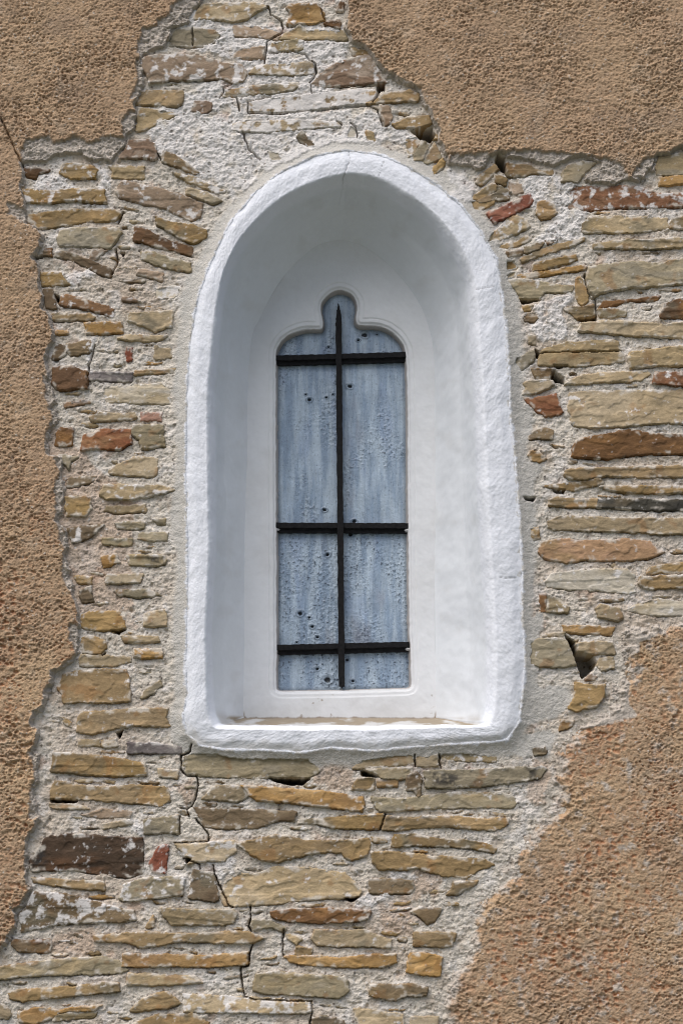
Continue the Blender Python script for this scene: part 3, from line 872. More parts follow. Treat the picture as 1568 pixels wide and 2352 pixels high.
# mortar ------------------------------------------------------------
XF, ZF = X, Z
sel = (SA < 0.036) & (PS < 0.055) & (under < 0.033)
full = dict(SA=SA, PS=PS, under=under, CK=CK, lowf=lowf, carve=carve)
X, Z, SA, under, CK, lowf, carve = XF[sel], ZF[sel], SA[sel], under[sel], CK[sel], lowf[sel], carve[sel]
def scatter(sel, H, col):
    Hf = np.zeros(XF.shape); Hf[sel] = H
    cf = np.zeros(XF.shape + (3,)); cf[sel] = col
    return Hf, cf
cem = np.zeros(X.shape)
wsh = np.zeros(X.shape); pnk = np.zeros(X.shape)
nE = fbm(X, Z, 0.06, 12, 5, gain=0.6)
for k, P in patches:
    q = local(poly_sdf, P, X, Z, 0.06, -1.0)
    m = sstep(-0.006, 0.008, q + 0.022 * nE)
    if k == 'W': wsh = np.maximum(wsh, m)
    elif k == 'N': pnk = np.maximum(pnk, m)
    else: cem = np.maximum(cem, m)
ringw = 0.045 + 0.025 * fbm(X, Z, 0.3, 15, 2)
ring = sstep(-ringw - 0.012, -ringw + 0.014, SA + 0.012 * nE)
cem = np.maximum(cem, ring)
rough = fbm(X, Z, 0.05, 5, 5, gain=0.62)
f1, f2, idv = worley(X + 0.004 * nE, Z + 0.004 * rough, 0.011, 4)
lowf = lowf + 0.0
grain = sstep(0.45, 0.1, f1) * (idv > 0.45) * 1.0
lump = fbm(X, Z, 0.022, 45, 4, gain=0.6)
lx, lz = X + 0.3 * Z, Z * 1.8
flow = fbm(lx, lz, 0.03, 81, 4, gain=0.6)
H = 0.005 * lowf + (0.0046 * rough + 0.0038 * lump + 0.0030 * flow + 0.0011 * grain) * (1 - 0.62 * cem)
H += 0.004 * wsh + 0.003 * cem
H += 0.0018 * sstep(0.015, 0.03, f2 - f1) * (1 - cem)
H += 0.023 * np.exp(-np.clip(-SA, 0, 1) / 0.03) * 1.0 - 0.03 * sstep(0.003, 0.030, SA) + 0.0011 * fbm(X, Z, 0.0085, 46, 2) * (1 - 0.6 * cem)                      # cement swelling up to the white surround
H = H * 1.0 - 0.005 * lowf * sstep(-0.03, 0.0, SA)
pit = sstep(0.42, 0.75, fbm(X, Z, 0.035, 62, 3)) * (1 - cem)
H -= 0.007 * pit
H -= 0.019 * carve * sstep(-0.25, 0.15, fbm(X, Z, 0.09, 18, 3)) * (1 - 0.7 * cem)
H -= 0.055 * CK
H = np.where(under > 0.004, np.minimum(H, 0.0) - 0.035 * sstep(0.004, 0.010, under), H)
hue = fbm(X, Z, 0.35, 28, 3)
col = mix(C_MORTAR, C_MORTAR2, sstep(-0.1, 0.6, hue))
col = mix(col, C_MORTAR2 * 0.92, sstep(0.2, 0.7, rough) * 0.35)
col = mix(col, C_PINK, pnk * 0.8)
col = mix(col, C_CEMENT, cem * 0.9)
col = mix(col, C_WASH, sstep(0.05, 0.35, fbm(X, Z, 0.11, 68, 5, gain=0.65)) * 0.45 * (1 - cem) * (1 - 0.6 * pnk))
col = mix(col, lin(170, 152, 130), sstep(0.15, 0.5, fbm(X, Z, 0.09, 72, 5, gain=0.65)) * 0.4 * (1 - cem) * (1 - wsh))
col = mix(col, C_WASH, wsh * sstep(-0.7, -0.05, nE + 0.4 * lump) * 0.85)
pb = (idv > 0.93) & (f1 < 0.33) & (cem < 0.5)
col = mix(col, lin(116, 106, 98), pb * 0.8)
pw = (idv < 0.05) & (f1 < 0.3)
col = mix(col, lin(216, 212, 206), pw * 0.8)
col = mix(col, lin(226, 229, 235), sstep(-0.005, 0.004, SA + 0.013 * nE + 0.006 * fbm(X, Z, 0.014, 47, 3) - 0.001))
col = mix(col, lin(170, 120, 84), sstep(0.35, 0.7, fbm(X, Z, 0.12, 48, 4)) * 0.3 * (1 - cem))
Hf, cf = scatter(sel, H, col)
V, F, C3 = grid_mesh(XF, ZF, Hf, (full['SA'] < 0.034) & (full['PS'] < 0.05) & (full['under'] < 0.03), cf)
mesh_np('mortar', V, F, M_mortar, wall, C3)
sel = full['PS'] > -0.006
X, Z, PS, CK, lowf = XF[sel], ZF[sel], full['PS'][sel], full['CK'][sel], full['lowf'][sel]

# roughcast -----------------------------------------------------------
U_, V_ = proj(X, Z)
low = sstep(850, 1500, V_)                    # coarser and more orange pits lower down
lowr = sstep(900, 1100, U_) * sstep(1300, 1500, V_)
bev = 0.010 + 0.012 * sstep(-0.2, 0.6, fbm(X, Z, 0.16, 31, 3)) + 0.055 * lowr * (1 + 0.5 * fbm(X, Z, 0.2, 32, 2))
thick = 0.030 - 0.014 * lowr
dx = X + 0.35 * Z; dz = Z - 0.12 * X
w1, w1b, i1 = worley(dx + 0.006 * fbm(X, Z, 0.02, 71, 2), dz * 1.35 + 0.006 * fbm(X, Z, 0.02, 73, 2), 0.0145, 6)
w2, w2b, i2 = worley(dx + 0.004 * fbm(X, Z, 0.012, 75, 2), dz * 1.3 + 0.004 * fbm(X, Z, 0.012, 79, 2), 0.0092, 9)
reg = fbm(X, Z, 0.3, 83, 3)
pits = sstep(0.42, 0.15, w1) * sstep(0.45, 0.85, i1 + 0.45 * reg) * (0.55 + 0.5 * low)
w3, w3b, i3 = worley(X + 0.5 * Z + 0.009 * fbm(X, Z, 0.03, 76, 3), Z * 1.3 - 0.2 * X + 0.009 * fbm(X, Z, 0.03, 78, 3), 0.024, 12)
coarse = low * sstep(-0.25, 0.35, fbm(X, Z, 0.28, 89, 3) + 0.15)
pits3 = sstep(0.50, 0.16, w3) * sstep(0.35, 0.6, i3) * coarse
pits = np.maximum(pits * (1 - 0.5 * coarse), pits3)
pits2 = sstep(0.5, 0.12, w2) * sstep(0.3, 0.7, i2)
rg = fbm(dx, dz * 1.4, 0.022, 85, 4, gain=0.6)
fine = fbm(X, Z, 0.009, 86, 2)
tex = -0.0075 * pits - 0.0046 * pits2 + 0.0030 * rg + 0.0014 * fine + 0.0022 * fbm(X, Z, 0.07, 87, 3) + 0.0030 * coarse * np.abs(fbm(dx, dz, 0.035, 92, 3)) - 0.0005 * pits3
tex *= 1 - 0.28 * lowr
tex *= 0.62 + 0.75 * sstep(-0.5, 0.5, fbm(X, Z, 0.2, 94, 4))
prof = np.clip(PS / bev, 0, 1)
edgeN = fbm(X, Z, 0.03, 95, 4, gain=0.6)
brk = np.clip(prof * 1.25 + 0.28 * edgeN * (prof < 1) * (prof > 0), 0, 1)
rise = np.where(lowr > 0.5, brk, 0.45 * sstep(0.0, 0.22, brk) + 0.20 * sstep(0.2, 0.7, brk) + 0.35 * sstep(0.7, 0.98, brk))
Hp = -0.012 + 0.004 * lowf + (thick + 0.012) * rise + tex * (0.35 + 0.65 * sstep(0.7, 1.0, prof)) + 0.006 * (edgeN + 0.6 * rg) * (1 - sstep(0.8, 1.0, prof))
Hp -= 0.03 * np.clip(CK, 0, 1.2)
brown = sstep(0.70, 0.95, prof + 0.16 * edgeN) * (1 - lowr) + lowr * sstep(0.35, 0.9, prof + 0.9 * fbm(X, Z, 0.05, 33, 5, gain=0.65))
cp = mix(C_PLAST, C_PLAST2, sstep(-0.3, 0.6, fbm(X, Z, 0.4, 96, 3)) * (0.4 + 0.6 * low))
cp = cp * (1 + 0.12 * rg + 0.09 * fine + 0.06 * fbm(X, Z, 0.15, 98, 3))[..., None]
under_m = np.zeros(X.shape)
for P in unders:
    q = local(poly_sdf, P, X, Z, 0.05, -1.0)
    under_m = np.maximum(under_m, sstep(-0.002, 0.005, q + 0.010 * edgeN))
Hp -= under_m * (0.011 * (1 - 0.85 * lowr) - (0.005 * edgeN + 0.003 * rg) * (1 - 0.5 * lowr) - 0.004 * fbm(X, Z, 0.05, 97, 3))
brown = brown * (1 - under_m)
Hp += under_m * lowr * (-0.8 * tex)
Hp += 0.004 * sstep(0.1, 0.6, fbm(X, Z, 0.13, 107, 3)) * fbm(X, Z, 0.04, 108, 3) * brown       # lumps and trowel drags
orange = np.clip(pits * 0.8 + pits2 * 0.3, 0, 1) * (0.22 + 0.8 * low * sstep(-0.3, 0.35, fbm(X, Z, 0.22, 99, 4)))
cp = mix(cp, C_PIT, orange * 0.85)
cp = mix(cp, lin(190, 124, 82), sstep(0.1, 0.5, fbm(X, Z, 0.1, 104, 5, gain=0.65)) * low * 0.15)
cp = mix(cp, lin(150, 130, 112), sstep(0.1, 0.6, fbm(X, Z, 0.17, 106, 5, gain=0.6)) * (0.42 - 0.3 * low))
pale = sstep(0.2, 0.6, fbm(X, Z, 0.11, 101, 5, gain=0.62)) * 0.34 + sstep(0.45, 0.9, rg) * 0.25
cp = mix(cp, lin(198, 182, 162), np.clip(pale, 0, 1) * 0.8)
flk = (i2 < 0.035) & (w2 < 0.28)
cp = mix(cp, lin(206, 200, 190), flk * 0.8)
cu = C_UNDER * (1 + 0.14 * edgeN + 0.08 * fine)[..., None]
cp = mix(cu, cp, brown)
Hp, cp = scatter(sel, Hp, cp)
X, Z = XF, ZF
keepP = full['PS'] > -0.004
cxm = -0.3
right_top = (X > cxm) & (Z > unproj(784, 1000)[1])
for nm, msk, lb in (('plaster', X <= cxm + 0.004, 'ragged tan roughcast plaster down the left side'),
                    ('plaster', (X >= cxm - 0.004) & (Z > unproj(784, 1000)[1] - 0.004), 'tan roughcast plaster across the upper right'),
                    ('plaster', (X >= cxm - 0.004) & (Z <= unproj(784, 1000)[1] + 0.004), 'orange tinged roughcast plaster at the lower right')):
    V, F, C3 = grid_mesh(X, Z, Hp, keepP & msk, cp)
    o = mesh_np(nm, V, F, M_plaster, wall, C3)
    o['label'] = lb
# thickness of the wall behind its face, open around the window recess
def boxes(name, bs, mat, parent):
    Vs, Fs = [], []
    for (a, b, c, d, e, f) in bs:
        n = len(Vs)
        Vs += [(a, c, e), (b, c, e), (b, d, e), (a, d, e), (a, c, f), (b, c, f), (b, d, f), (a, d, f)]
        Fs += [[n + i for i in q] for q in ((0, 3, 2, 1), (4, 5, 6, 7), (0, 1, 5, 4), (1, 2, 6, 5), (2, 3, 7, 6), (3, 0, 4, 7))]
    return mesh_np(name, np.array(Vs), np.array(Fs), mat, parent, np.tile(C_MORTAR2, (len(Vs), 1)), smooth=False)
wl = W_A[:, 0].min() - 0.004; wr = W_A[:, 0].max() + 0.004; wb_ = W_A[:, 1].min() - 0.004; wt_ = W_A[:, 1].max() + 0.004
boxes('wall_core', [(-3.2, wl, 0.3, 0.75, -0.05, 7), (wr, 3.2, 0.3, 0.75, -0.05, 7),
                    (wl, wr, 0.3, 0.75, -0.05, wb_), (wl, wr, 0.3, 0.75, wt_, 7), (wl, wr, 0.5, 0.75, wb_, wt_)], M_mortar, wall)
# ------------------------------------------------------------------ window
win = empty('arched_window', (0, 0, 0), 'tall pointed window with pale blue glass and black iron bars in a white plastered niche', 'window')
win['kind'] = 'thing'

def resample(P, n, closed=False):
    # smooth (Catmull-Rom) then equal spacing
    Q = []
    for i in range(len(P) - 1):
        p0 = P[max(i - 1, 0)]; p1 = P[i]; p2 = P[i + 1]; p3 = P[min(i + 2, len(P) - 1)]
        for t in np.linspace(0, 1, 12, endpoint=False):
            Q.append(0.5 * ((2 * p1) + (-p0 + p2) * t + (2 * p0 - 5 * p1 + 4 * p2 - p3) * t * t + (-p0 + 3 * p1 - 3 * p2 + p3) * t ** 3))
    Q.append(P[-1]); Q = np.array(Q)
    d = np.concatenate([[0], np.cumsum(np.hypot(*(Q[1:] - Q[:-1]).T))])
    s = np.linspace(0, d[-1], n)
    return np.stack([np.interp(s, d, Q[:, 0]), np.interp(s, d, Q[:, 1])], 1)

NR, NB = 560, 230
def loop(R, Bm, L, depth):
    a = resample(np.vstack([R, (R[-1] + Bm[0])[None] / 2]), NR)
    b = resample(np.vstack([(R[-1] + Bm[0])[None] / 2, Bm, (Bm[-1] + L[0])[None] / 2]), NB)
    c = resample(np.vstack([(Bm[-1] + L[0])[None] / 2, L, R[:1]]), NR)
    P = np.vstack([a[:-1], b[:-1], c[:-1]])
    # soften the apex and corners a little
    for _ in range(10):
        P = 0.25 * np.roll(P, 1, 0) + 0.5 * P + 0.25 * np.roll(P, -1, 0)
    x, z = unproj(P[:, 0], P[:, 1], depth)
    return np.stack([x, np.full(len(x), float(depth)), z], 1)

LA = loop(A_R, A_B, A_L, 0.0); LB = loop(B_R, B_B, B_L, 0.02); LC = loop(C_R, C_B, C_L, DEEP)
n = len(LA)
arc = np.arange(n) / n
rows = []; tag_ = []
NA = 40
for i in range(NA + 1):                       # band: rises out of the cement, flat, then rolls over the arris
    t = i / NA
    P = LA * (1 - t) + LB * t
    y = 0.016 if i == 0 else -0.0235 - 0.0075 * float(sstep(0.0, 0.40, np.array(t))) - 0.002 * math.sin(t * 2.2)
    y = y + 0.048 * max(0.0, (t - 0.76) / 0.24) ** 2.0
    P = P.copy(); P[:, 1] = y
    rows.append(P); tag_.append(t)
yB = rows[-1][0, 1]
NRV = 62
for i in range(1, NRV + 1):                   # splayed reveal, slightly hollow
    t = i / NRV
    q = t ** 1.0
    lat = 0.62 * t + 0.38 * t ** 3 if False else float(np.interp(t, [0, .1, .42, .5, .58, 1], [0, .05, .245, .32, .44, 1]))
    P = LB * (1 - lat) + LC * lat
    P = P.copy(); P[:, 1] = yB + (DEEP - yB + 0.002) * q
    rows.append(P); tag_.append(1 + t)
R = np.array(rows)                             # rows x n x 3
T = np.array(tag_)[:, None] * np.ones((1, n))
# hand-plastered unevenness along the normal
def normals(R):
    du = np.roll(R, -1, 1) - np.roll(R, 1, 1)
    dv = np.gradient(R, axis=0)
    N = np.cross(dv, du); N /= np.linalg.norm(N, axis=2, keepdims=True) + 1e-9
    return N
N = normals(R)
if N[NA // 2, :, 1].mean() > 0: N = -N
su = np.cumsum(np.linalg.norm(np.roll(LA, -1, 0) - LA, axis=1))
SU = np.ones((len(T), 1)) * su[None, :]
SV = np.concatenate([[0], np.cumsum(np.linalg.norm(R[1:, 100] - R[:-1, 100], axis=1))])[:, None] * np.ones((1, n))
bandm = sstep(1.25, 0.9, T)
disp = 0.0045 * fbm(SU, SV, 0.16, 5, 3) + 0.0010 * fbm(SU, SV, 0.03, 8, 3) * (0.25 + 0.75 * bandm) + 0.0008 * fbm(SU, SV, 0.010, 9, 2) * bandm
disp += 0.003 * fbm(SU, SV, 0.35, 14, 2) * sstep(0.7, 1.1, T)
disp *= sstep(0.0, 0.15, T) * 0.9 + 0.1
disp *= 1 - sstep(1.9, 2.0, T) * 0.8
low_edge = np.zeros(n); 
R = R + N * disp[..., None]
# ragged outer rim
rag = 0.008 * fbm(SU, SV * 0, 0.04, 16, 4) * sstep(0.3, 0.0, T)
R[..., 0] += rag * np.sign(R[..., 0] - 0.02) * 1.0
Nn0 = np.abs(N)
# hairline cracks in the band at the apex and on the right side
UU, VV = proj(R[..., 0], R[..., 2], R[..., 1])
hair = np.zeros(T.shape)
for s_, w_ in ((pts('M0', '790,960 770,1010 775,1080 755,1130 735,1190 728,1260 705,1372'), 1.3), (pts('R1', '180,570 300,548'), 0.9), (pts('R1', '340,745 400,735'), 1.1),
               (pts('R2', '330,1125 390,1135 500,1120'), 1.0), (pts('Z1', '940,100 920,150 905,210'), 0.8)):
    hair = np.maximum(hair, np.clip(1.3 - line_dist(s_, UU + 2 * fbm(UU, VV, 12, 3, 2), VV) / w_, 0, 1))
hair *= 0.7
hair *= 1 - 0.75 * sstep(0.95, 1.05, T)
R[..., 1] += 0.003 * hair
CWH = lin(234, 237, 243); CRV = lin(226, 230, 234)
colw = mix(CWH, CRV, sstep(1.0, 1.15, T))
nn = fbm(UU, VV, 30, 4, 5, gain=0.62)
gr = sstep(0.07, 0.0, T - 0.06 - 0.08 * nn)
rim_n = fbm(UU, VV, 22, 34, 5, gain=0.68)
colw = mix(colw, C_CEMENT, sstep(0.03, 0.0, T - 0.03 - 0.16 * rim_n) * 0.85)
colw = mix(colw, C_CEMENT, sstep(0.35, 0.6, fbm(UU, VV, 40, 36, 5, gain=0.65)) * sstep(1600, 1690, VV) * sstep(0.6, 0.2, T) * 0.4)
spot = sstep(0.55, 0.75, fbm(UU, VV, 16, 6, 4)) * sstep(0.22, 0.0, T)
colw = mix(colw, C_CEMENT, spot * 0.8)
botm = sstep(1655, 1690, VV) * sstep(0.5, 0.1, T + 0.25 * nn)
colw = mix(colw, C_CEMENT * 1.02, botm * 0.6)
# faint grey dust blotches over the whole reveal, and dirt gathered on the sill
dust = sstep(0.1, 0.7, fbm(UU, VV, 60, 19, 4)) * sstep(1.02, 1.2, T)
colw = mix(colw, lin(204, 204, 202), dust * 0.25)
sill = sstep(1.03, 1.25, T + 0.12 * fbm(UU, VV, 40, 23, 4)) * (np.arange(n) > NR - 20) * (np.arange(n) < NR + NB + 20) * sstep(0.1, 0.3, Nn0[..., 2])
colw = mix(colw, lin(158, 146, 128), sill * (0.40 + 0.6 * sstep(-0.25, 0.25, fbm(UU, VV * 4, 60, 29, 4) + 1.6 * (T - 1.55))))
colw = mix(colw, lin(120, 116, 112), hair * 0.7)
Nn = normals(R)
if Nn[NA // 2, :, 1].mean() > 0: Nn = -Nn
def loft_part(name, r0, r1, mat):
    k = r1 - r0 + 1
    idx = np.arange(k * n).reshape(k, n)
    nx = np.roll(idx, -1, 1)
    F = np.stack([idx[:-1], nx[:-1], nx[1:], idx[1:]], -1).reshape(-1, 4)
    V = R[r0:r1 + 1].reshape(-1, 3)
    # make faces look outwards
    a, b, c = V[F[5000, 0]], V[F[5000, 1]], V[F[5000, 2]]
    if np.dot(np.cross(b - a, c - a), Nn[r0:r1 + 1].reshape(-1, 3)[F[5000, 0]]) < 0:
        F = F[:, ::-1]
    o = mesh_np(name, V, F, mat, win, colw[r0:r1 + 1].reshape(-1, 3))
    o.data.normals_split_custom_set_from_vertices([tuple(q) for q in Nn[r0:r1 + 1].reshape(-1, 3)])
    return o
loft_part('surround', 0, NA, M_white)
loft_part('reveal', NA, NA + NRV, M_reveal)

# back panel with its three-lobed opening --------------------------------
px0, pz0 = WC.min(0) - 0.02; px1, pz1 = WC.max(0) + 0.02
PX, PZ = np.meshgrid(np.arange(px0, px1, 0.0022), np.arange(pz0, pz1, 0.0022))
inC = poly_sdf(WC, PX, PZ)
# rounded opening outline
def smooth_closed(P, it=2, k=6):
    Q = []
    m = len(P)
    for i in range(m):
        L = np.hypot(*(P[(i + 1) % m] - P[i]))
        kk = max(2, int(L / 0.004))
        for t in range(kk):
            Q.append(P[i] + (P[(i + 1) % m] - P[i]) * t / kk)
    Q = np.array(Q)
    for _ in range(it):
        Q = 0.25 * np.roll(Q, 1, 0) + 0.5 * Q + 0.25 * np.roll(Q, -1, 0)
    return Q
WO = smooth_closed(WOPEN, 5)[::2]
so = -poly_sdf(WO, PX + 0.0014 * fbm(PX, PZ, 0.04, 3, 2), PZ)            # distance into the solid
y = np.full(PX.shape, DEEP)
y += 0.034 * sstep(0.010, 0.0, so)                                       # chamfer down to the glass
y += 0.008 * sstep(0.019, 0.013, so)
y += 0.0022 * np.exp(-((so - 0.031) / 0.0018) ** 2) * (PZ > WO[:, 1].min() + 0.03)                     # scored line round the opening
y += 0.003 * sstep(0.034, 0.028, so)
y -= 0.006 * fbm(PX, PZ, 0.5, 6, 2) * sstep(0.03, 0.1, so)
y += 0.0012 * fbm(PX, PZ, 0.05, 10, 3)
y = np.where(so < 0.0005, DEEP + 0.075, y)
keep = (inC > -0.015) & (so > -0.004)
U2, V2 = proj(PX, PZ, DEEP)
cpn = np.ones(PX.shape + (3,)) * lin(226, 228, 230)
cpn = mix(cpn, lin(206, 206, 204), sstep(0.0, 0.6, fbm(PX, PZ, 0.2, 12, 4)) * 0.3)
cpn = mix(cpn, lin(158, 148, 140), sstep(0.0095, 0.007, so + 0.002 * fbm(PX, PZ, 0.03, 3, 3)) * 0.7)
fl = sstep(0.5, 0.62, fbm(PX, PZ, 0.02, 20, 4)) * sstep(1585, 1600, V2) * sstep(0.15, 0.5, fbm(PX, PZ, 0.15, 21, 2))
cpn = mix(cpn, lin(150, 136, 120), fl * 0.8)
cpn = mix(cpn, lin(140, 120, 96), sstep(0.006, 0.0, inC + 0.005 * fbm(PX, PZ, 0.03, 22, 3)) * sstep(1630, 1645, V2) * 0.8)
V, F, C3 = grid_mesh(PX, PZ, -y, keep, cpn)
mesh_np('tracery_panel', V, F, M_reveal, win, C3)

# glass ----------------------------------------------------------------
def glass_mat():
    m = bpy.data.materials.new('rough_blue_glass'); m.use_nodes = True
    nt = m.node_tree; Nd = nt.nodes; L = nt.links; bs = Nd['Principled BSDF']
    at = Nd.new('ShaderNodeAttribute'); at.attribute_name = 'col'
    tc = Nd.new('ShaderNodeTexCoord')
    def noise(scale, stretch, detail=4, rough=0.6):
        mp = Nd.new('ShaderNodeMapping'); mp.inputs['Scale'].default_value = stretch
        L.new(tc.outputs['Object'], mp.inputs[0])
        nz = Nd.new('ShaderNodeTexNoise'); nz.inputs['Scale'].default_value = scale
        nz.inputs['Detail'].default_value = detail; nz.inputs['Roughness'].default_value = rough
        L.new(mp.outputs[0], nz.inputs['Vector']); return nz.outputs['Fac']
    def rng(f, a, b, c, d):
        r = Nd.new('ShaderNodeMapRange'); r.inputs['From Min'].default_value = a; r.inputs['From Max'].default_value = b
        r.inputs['To Min'].default_value = c; r.inputs['To Max'].default_value = d
        L.new(f, r.inputs['Value']); return r.outputs[0]
    def mul(c, f):
        x = Nd.new('ShaderNodeMix'); x.data_type = 'RGBA'; x.blend_type = 'MULTIPLY'; x.inputs['Factor'].default_value = 1
        L.new(c, x.inputs['A']); L.new(f, x.inputs['B']); return x.outputs['Result']
    c = mul(at.outputs['Color'], rng(noise(60, (1, 1, 0.10)), 0.3, 0.7, 0.88, 1.12))
    c = mul(c, rng(noise(230, (1, 1, 0.45), 3), 0.34, 0.42, 0.62, 1.0))
    L.new(c, bs.inputs['Base Color'])
    bs.inputs['Roughness'].default_value = 0.38
    bs.inputs['Specular IOR Level'].default_value = 0.5
    b1 = Nd.new('ShaderNodeBump'); b1.inputs['Strength'].default_value = 0.6; b1.inputs['Distance'].default_value = 0.003
    L.new(noise(170, (1, 1, 0.6), 4), b1.inputs['Height'])
    L.new(b1.outputs[0], bs.inputs['Normal'])
    return m
M_glass = glass_mat()
gy = DEEP + 0.045
ox0, oz0 = WO.min(0) - 0.012; ox1, oz1 = WO.max(0) + 0.012
barx = lambda z: np.interp(z, [oz0, oz1], [unproj(784.5, 1578, gy)[0], unproj(777, 690, gy)[0]])
zb1, zb2, zb3 = unproj(784, 827, gy)[1], unproj(784, 1213, gy)[1], unproj(784, 1490, gy)[1]
zrows = [(oz0, zb3), (zb3, zb2), (zb2, zb1), (zb1, oz1)]
roughr = [1.0, 0.75, 0.35, 0.45]
PITS = '''
Z2 1005,570 42
Z2 860,1080 34
Z2 460,1215 30
Z2 425,1160 16
Z2 630,1190 18
Z2 650,690 18
Z2 695,1160 14
Z2 945,620 22
Z2 1130,565 16
Z3 610,130 26
Z3 905,245 30
Z3 870,375 34
Z3 640,575 28
Z3 370,1160 36
Z3 460,1200 20
Z3 490,1290 26
Z3 540,1395 24
Z3 640,1820 50
Z3 835,1620 26
Z3 540,1710 26
Z3 335,1445 16
Z3 890,1830 24
'''
pitl = []
for ln in PITS.strip().splitlines():
    t, a, r = ln.split(); p = pts(t, a)[0]
    xx, zz = unproj(p[0], p[1], gy); pitl.append((float(xx), float(zz), float(r) * 0.3444 * K * 0.00148 * 1.6))
for ri, (za, zc) in enumerate(zrows):
    for side in ((-1, 1) if ri < 3 else (0,)):
        GX, GZ = np.meshgrid(np.arange(ox0, ox1, 0.0016), np.arange(za + 0.001, zc - 0.001, 0.0016))
        bx = barx(GZ)
        dn = poly_sdf(WO, GX, GZ)
        kp = (dn > -0.010) & ((GX < bx - 0.001) if side < 0 else (GX > bx + 0.001) if side > 0 else True)
        rr = roughr[ri]
        st = fbm(GX, GZ, 0.035, 3 + ri, 5, sy=0.10, gain=0.65) * 1.25                 # runs of colour down the pane
        bl = fbm(GX, GZ, 0.012, 9 + ri, 3, gain=0.6)
        zone = sstep(-0.12, 0.30, fbm(GX, GZ, 0.10, 30 + ri + side, 4, sy=0.45) + 0.9 * (rr - 0.55))
        hg = 0.0012 * fbm(GX, GZ, 0.06, 13 + side, 3, sy=0.3) + 0.0014 * bl * (0.3 + zone)
        cg = mix(lin(144, 164, 186), lin(182, 199, 214), sstep(-0.5, 0.5, st))
        cg = mix(cg, lin(148, 168, 198), sstep(0.25, 0.7, fbm(GX, GZ, 0.08, 55 + ri, 3, sy=0.3)) * 0.5)
        cg = cg * (1 + 0.16 * fbm(GX, GZ, 0.045, 35 + ri + side, 5, gain=0.65))[..., None]
        cg = mix(cg, lin(138, 140, 150), sstep(0.3, 0.8, fbm(GX, GZ, 0.1, 65 + ri + side, 4, sy=0.25)) * 0.6)
        cg = mix(cg, lin(58, 70, 84), sstep(0.30, 0.62, bl) * zone * (0.5 + 0.5 * rr))
        vs = fbm(GX, GZ, 0.007, 23 + ri, 2)
        cg = mix(cg, lin(48, 58, 72), sstep(0.38, 0.62, vs) * zone * 0.55)
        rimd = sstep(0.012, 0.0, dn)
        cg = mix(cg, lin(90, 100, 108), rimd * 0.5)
        ang = 0.7
        for (qx, qz, qr) in pitl:
            wob = qr * 0.12 * fbm(GX, GZ, 0.012, 43, 2)
            q = np.hypot(GX - qx, (GZ - qz) * 1.25) + wob
            hg -= 0.008 * sstep(qr * 0.55, qr * 0.15, q)
            hg += 0.002 * np.exp(-((q - qr * 0.7) / (qr * 0.2)) ** 2)
            cg = mix(cg, lin(26, 28, 32), sstep(qr * 0.5, qr * 0.3, q) * 0.95)
            cg = mix(cg, lin(70, 84, 100), np.exp(-((q - qr * 0.75) / (qr * 0.15)) ** 2) * 0.5)
        V, F, C3 = grid_mesh(GX, GZ, hg - gy, kp, cg * 0.93)
        if len(F):
            mesh_np('pane', V, F, M_glass, win, C3)

# iron bars ---------------------------------------------------------------
def iron_mat():
    m = bpy.data.materials.new('black_painted_iron'); m.use_nodes = True
    nt = m.node_tree; Nd = nt.nodes; L = nt.links; bs = Nd['Principled BSDF']
    tc = Nd.new('ShaderNodeTexCoord'); nz = Nd.new('ShaderNodeTexNoise'); nz.inputs['Scale'].default_value = 90; nz.inputs['Detail'].default_value = 5
    L.new(tc.outputs['Object'], nz.inputs['Vector'])
    cr = Nd.new('ShaderNodeValToRGB')
    cr.color_ramp.elements[0].position = 0.35; cr.color_ramp.elements[0].color = (0.004, 0.004, 0.005, 1)
    cr.color_ramp.elements[1].position = 0.72; cr.color_ramp.elements[1].color = (0.013, 0.012, 0.012, 1)
    L.new(nz.outputs['Fac'], cr.inputs[0]); L.new(cr.outputs[0], bs.inputs['Base Color'])
    bs.inputs['Roughness'].default_value = 0.6
    bs.inputs['Specular IOR Level'].default_value = 0.18
    bp = Nd.new('ShaderNodeBump'); bp.inputs['Strength'].default_value = 0.5; bp.inputs['Distance'].default_value = 0.002
    L.new(nz.outputs['Fac'], bp.inputs['Height']); L.new(bp.outputs[0], bs.inputs['Normal'])
    return m
M_iron = iron_mat()
grille = empty('iron_grille', (0, 0, 0), None, None, win)

def bar_mesh(name, path, prof_fn, seed, mat, parent):
    """sweep a closed section along a path; prof_fn(i, t) -> list of (across, depth)"""
    Vs, Fs = [], []
    m = len(path); k = None
    for i, (c, ax) in enumerate(path):
        pr = prof_fn(i / (m - 1))
        k = len(pr)
        for j, (a, d) in enumerate(pr):
            w = 0.0007 * math.sin(i * 1.7 + seed) + 0.0005 * math.sin(i * 0.61 + j * 2 + seed)
            p = np.array(c) + np.array(ax) * (a + w); p[1] += d
            Vs.append(p)
    for i in range(m - 1):
        for j in range(k):
            Fs.append([i * k + j, i * k + (j + 1) % k, (i + 1) * k + (j + 1) % k, (i + 1) * k + j])
    me = bpy.data.meshes.new(name)
    me.from_pydata([tuple(v) for v in Vs], [], Fs + [list(range(k))[::-1], [(m - 1) * k + j for j in range(k)]])
    me.update()
    me.materials.append(mat)
    o = bpy.data.objects.new(name, me); scene.collection.objects.link(o); o.parent = parent
    b = o.modifiers.new('edge', 'BEVEL'); b.width = 0.0012; b.segments = 2; b.limit_method = 'ANGLE'
    return o
by = DEEP + 0.008
xv0, zv0 = unproj(784.5, 1577, by); xv1, zv1 = unproj(777, 697, by)
path = [((xv0 + (xv1 - xv0) * t, by, zv0 + (zv1 - zv0) * t), (1, 0, 0)) for t in list(np.linspace(0, 0.93, 60)) + [0.95, 0.965, 0.98, 0.99, 0.997, 1.0]]
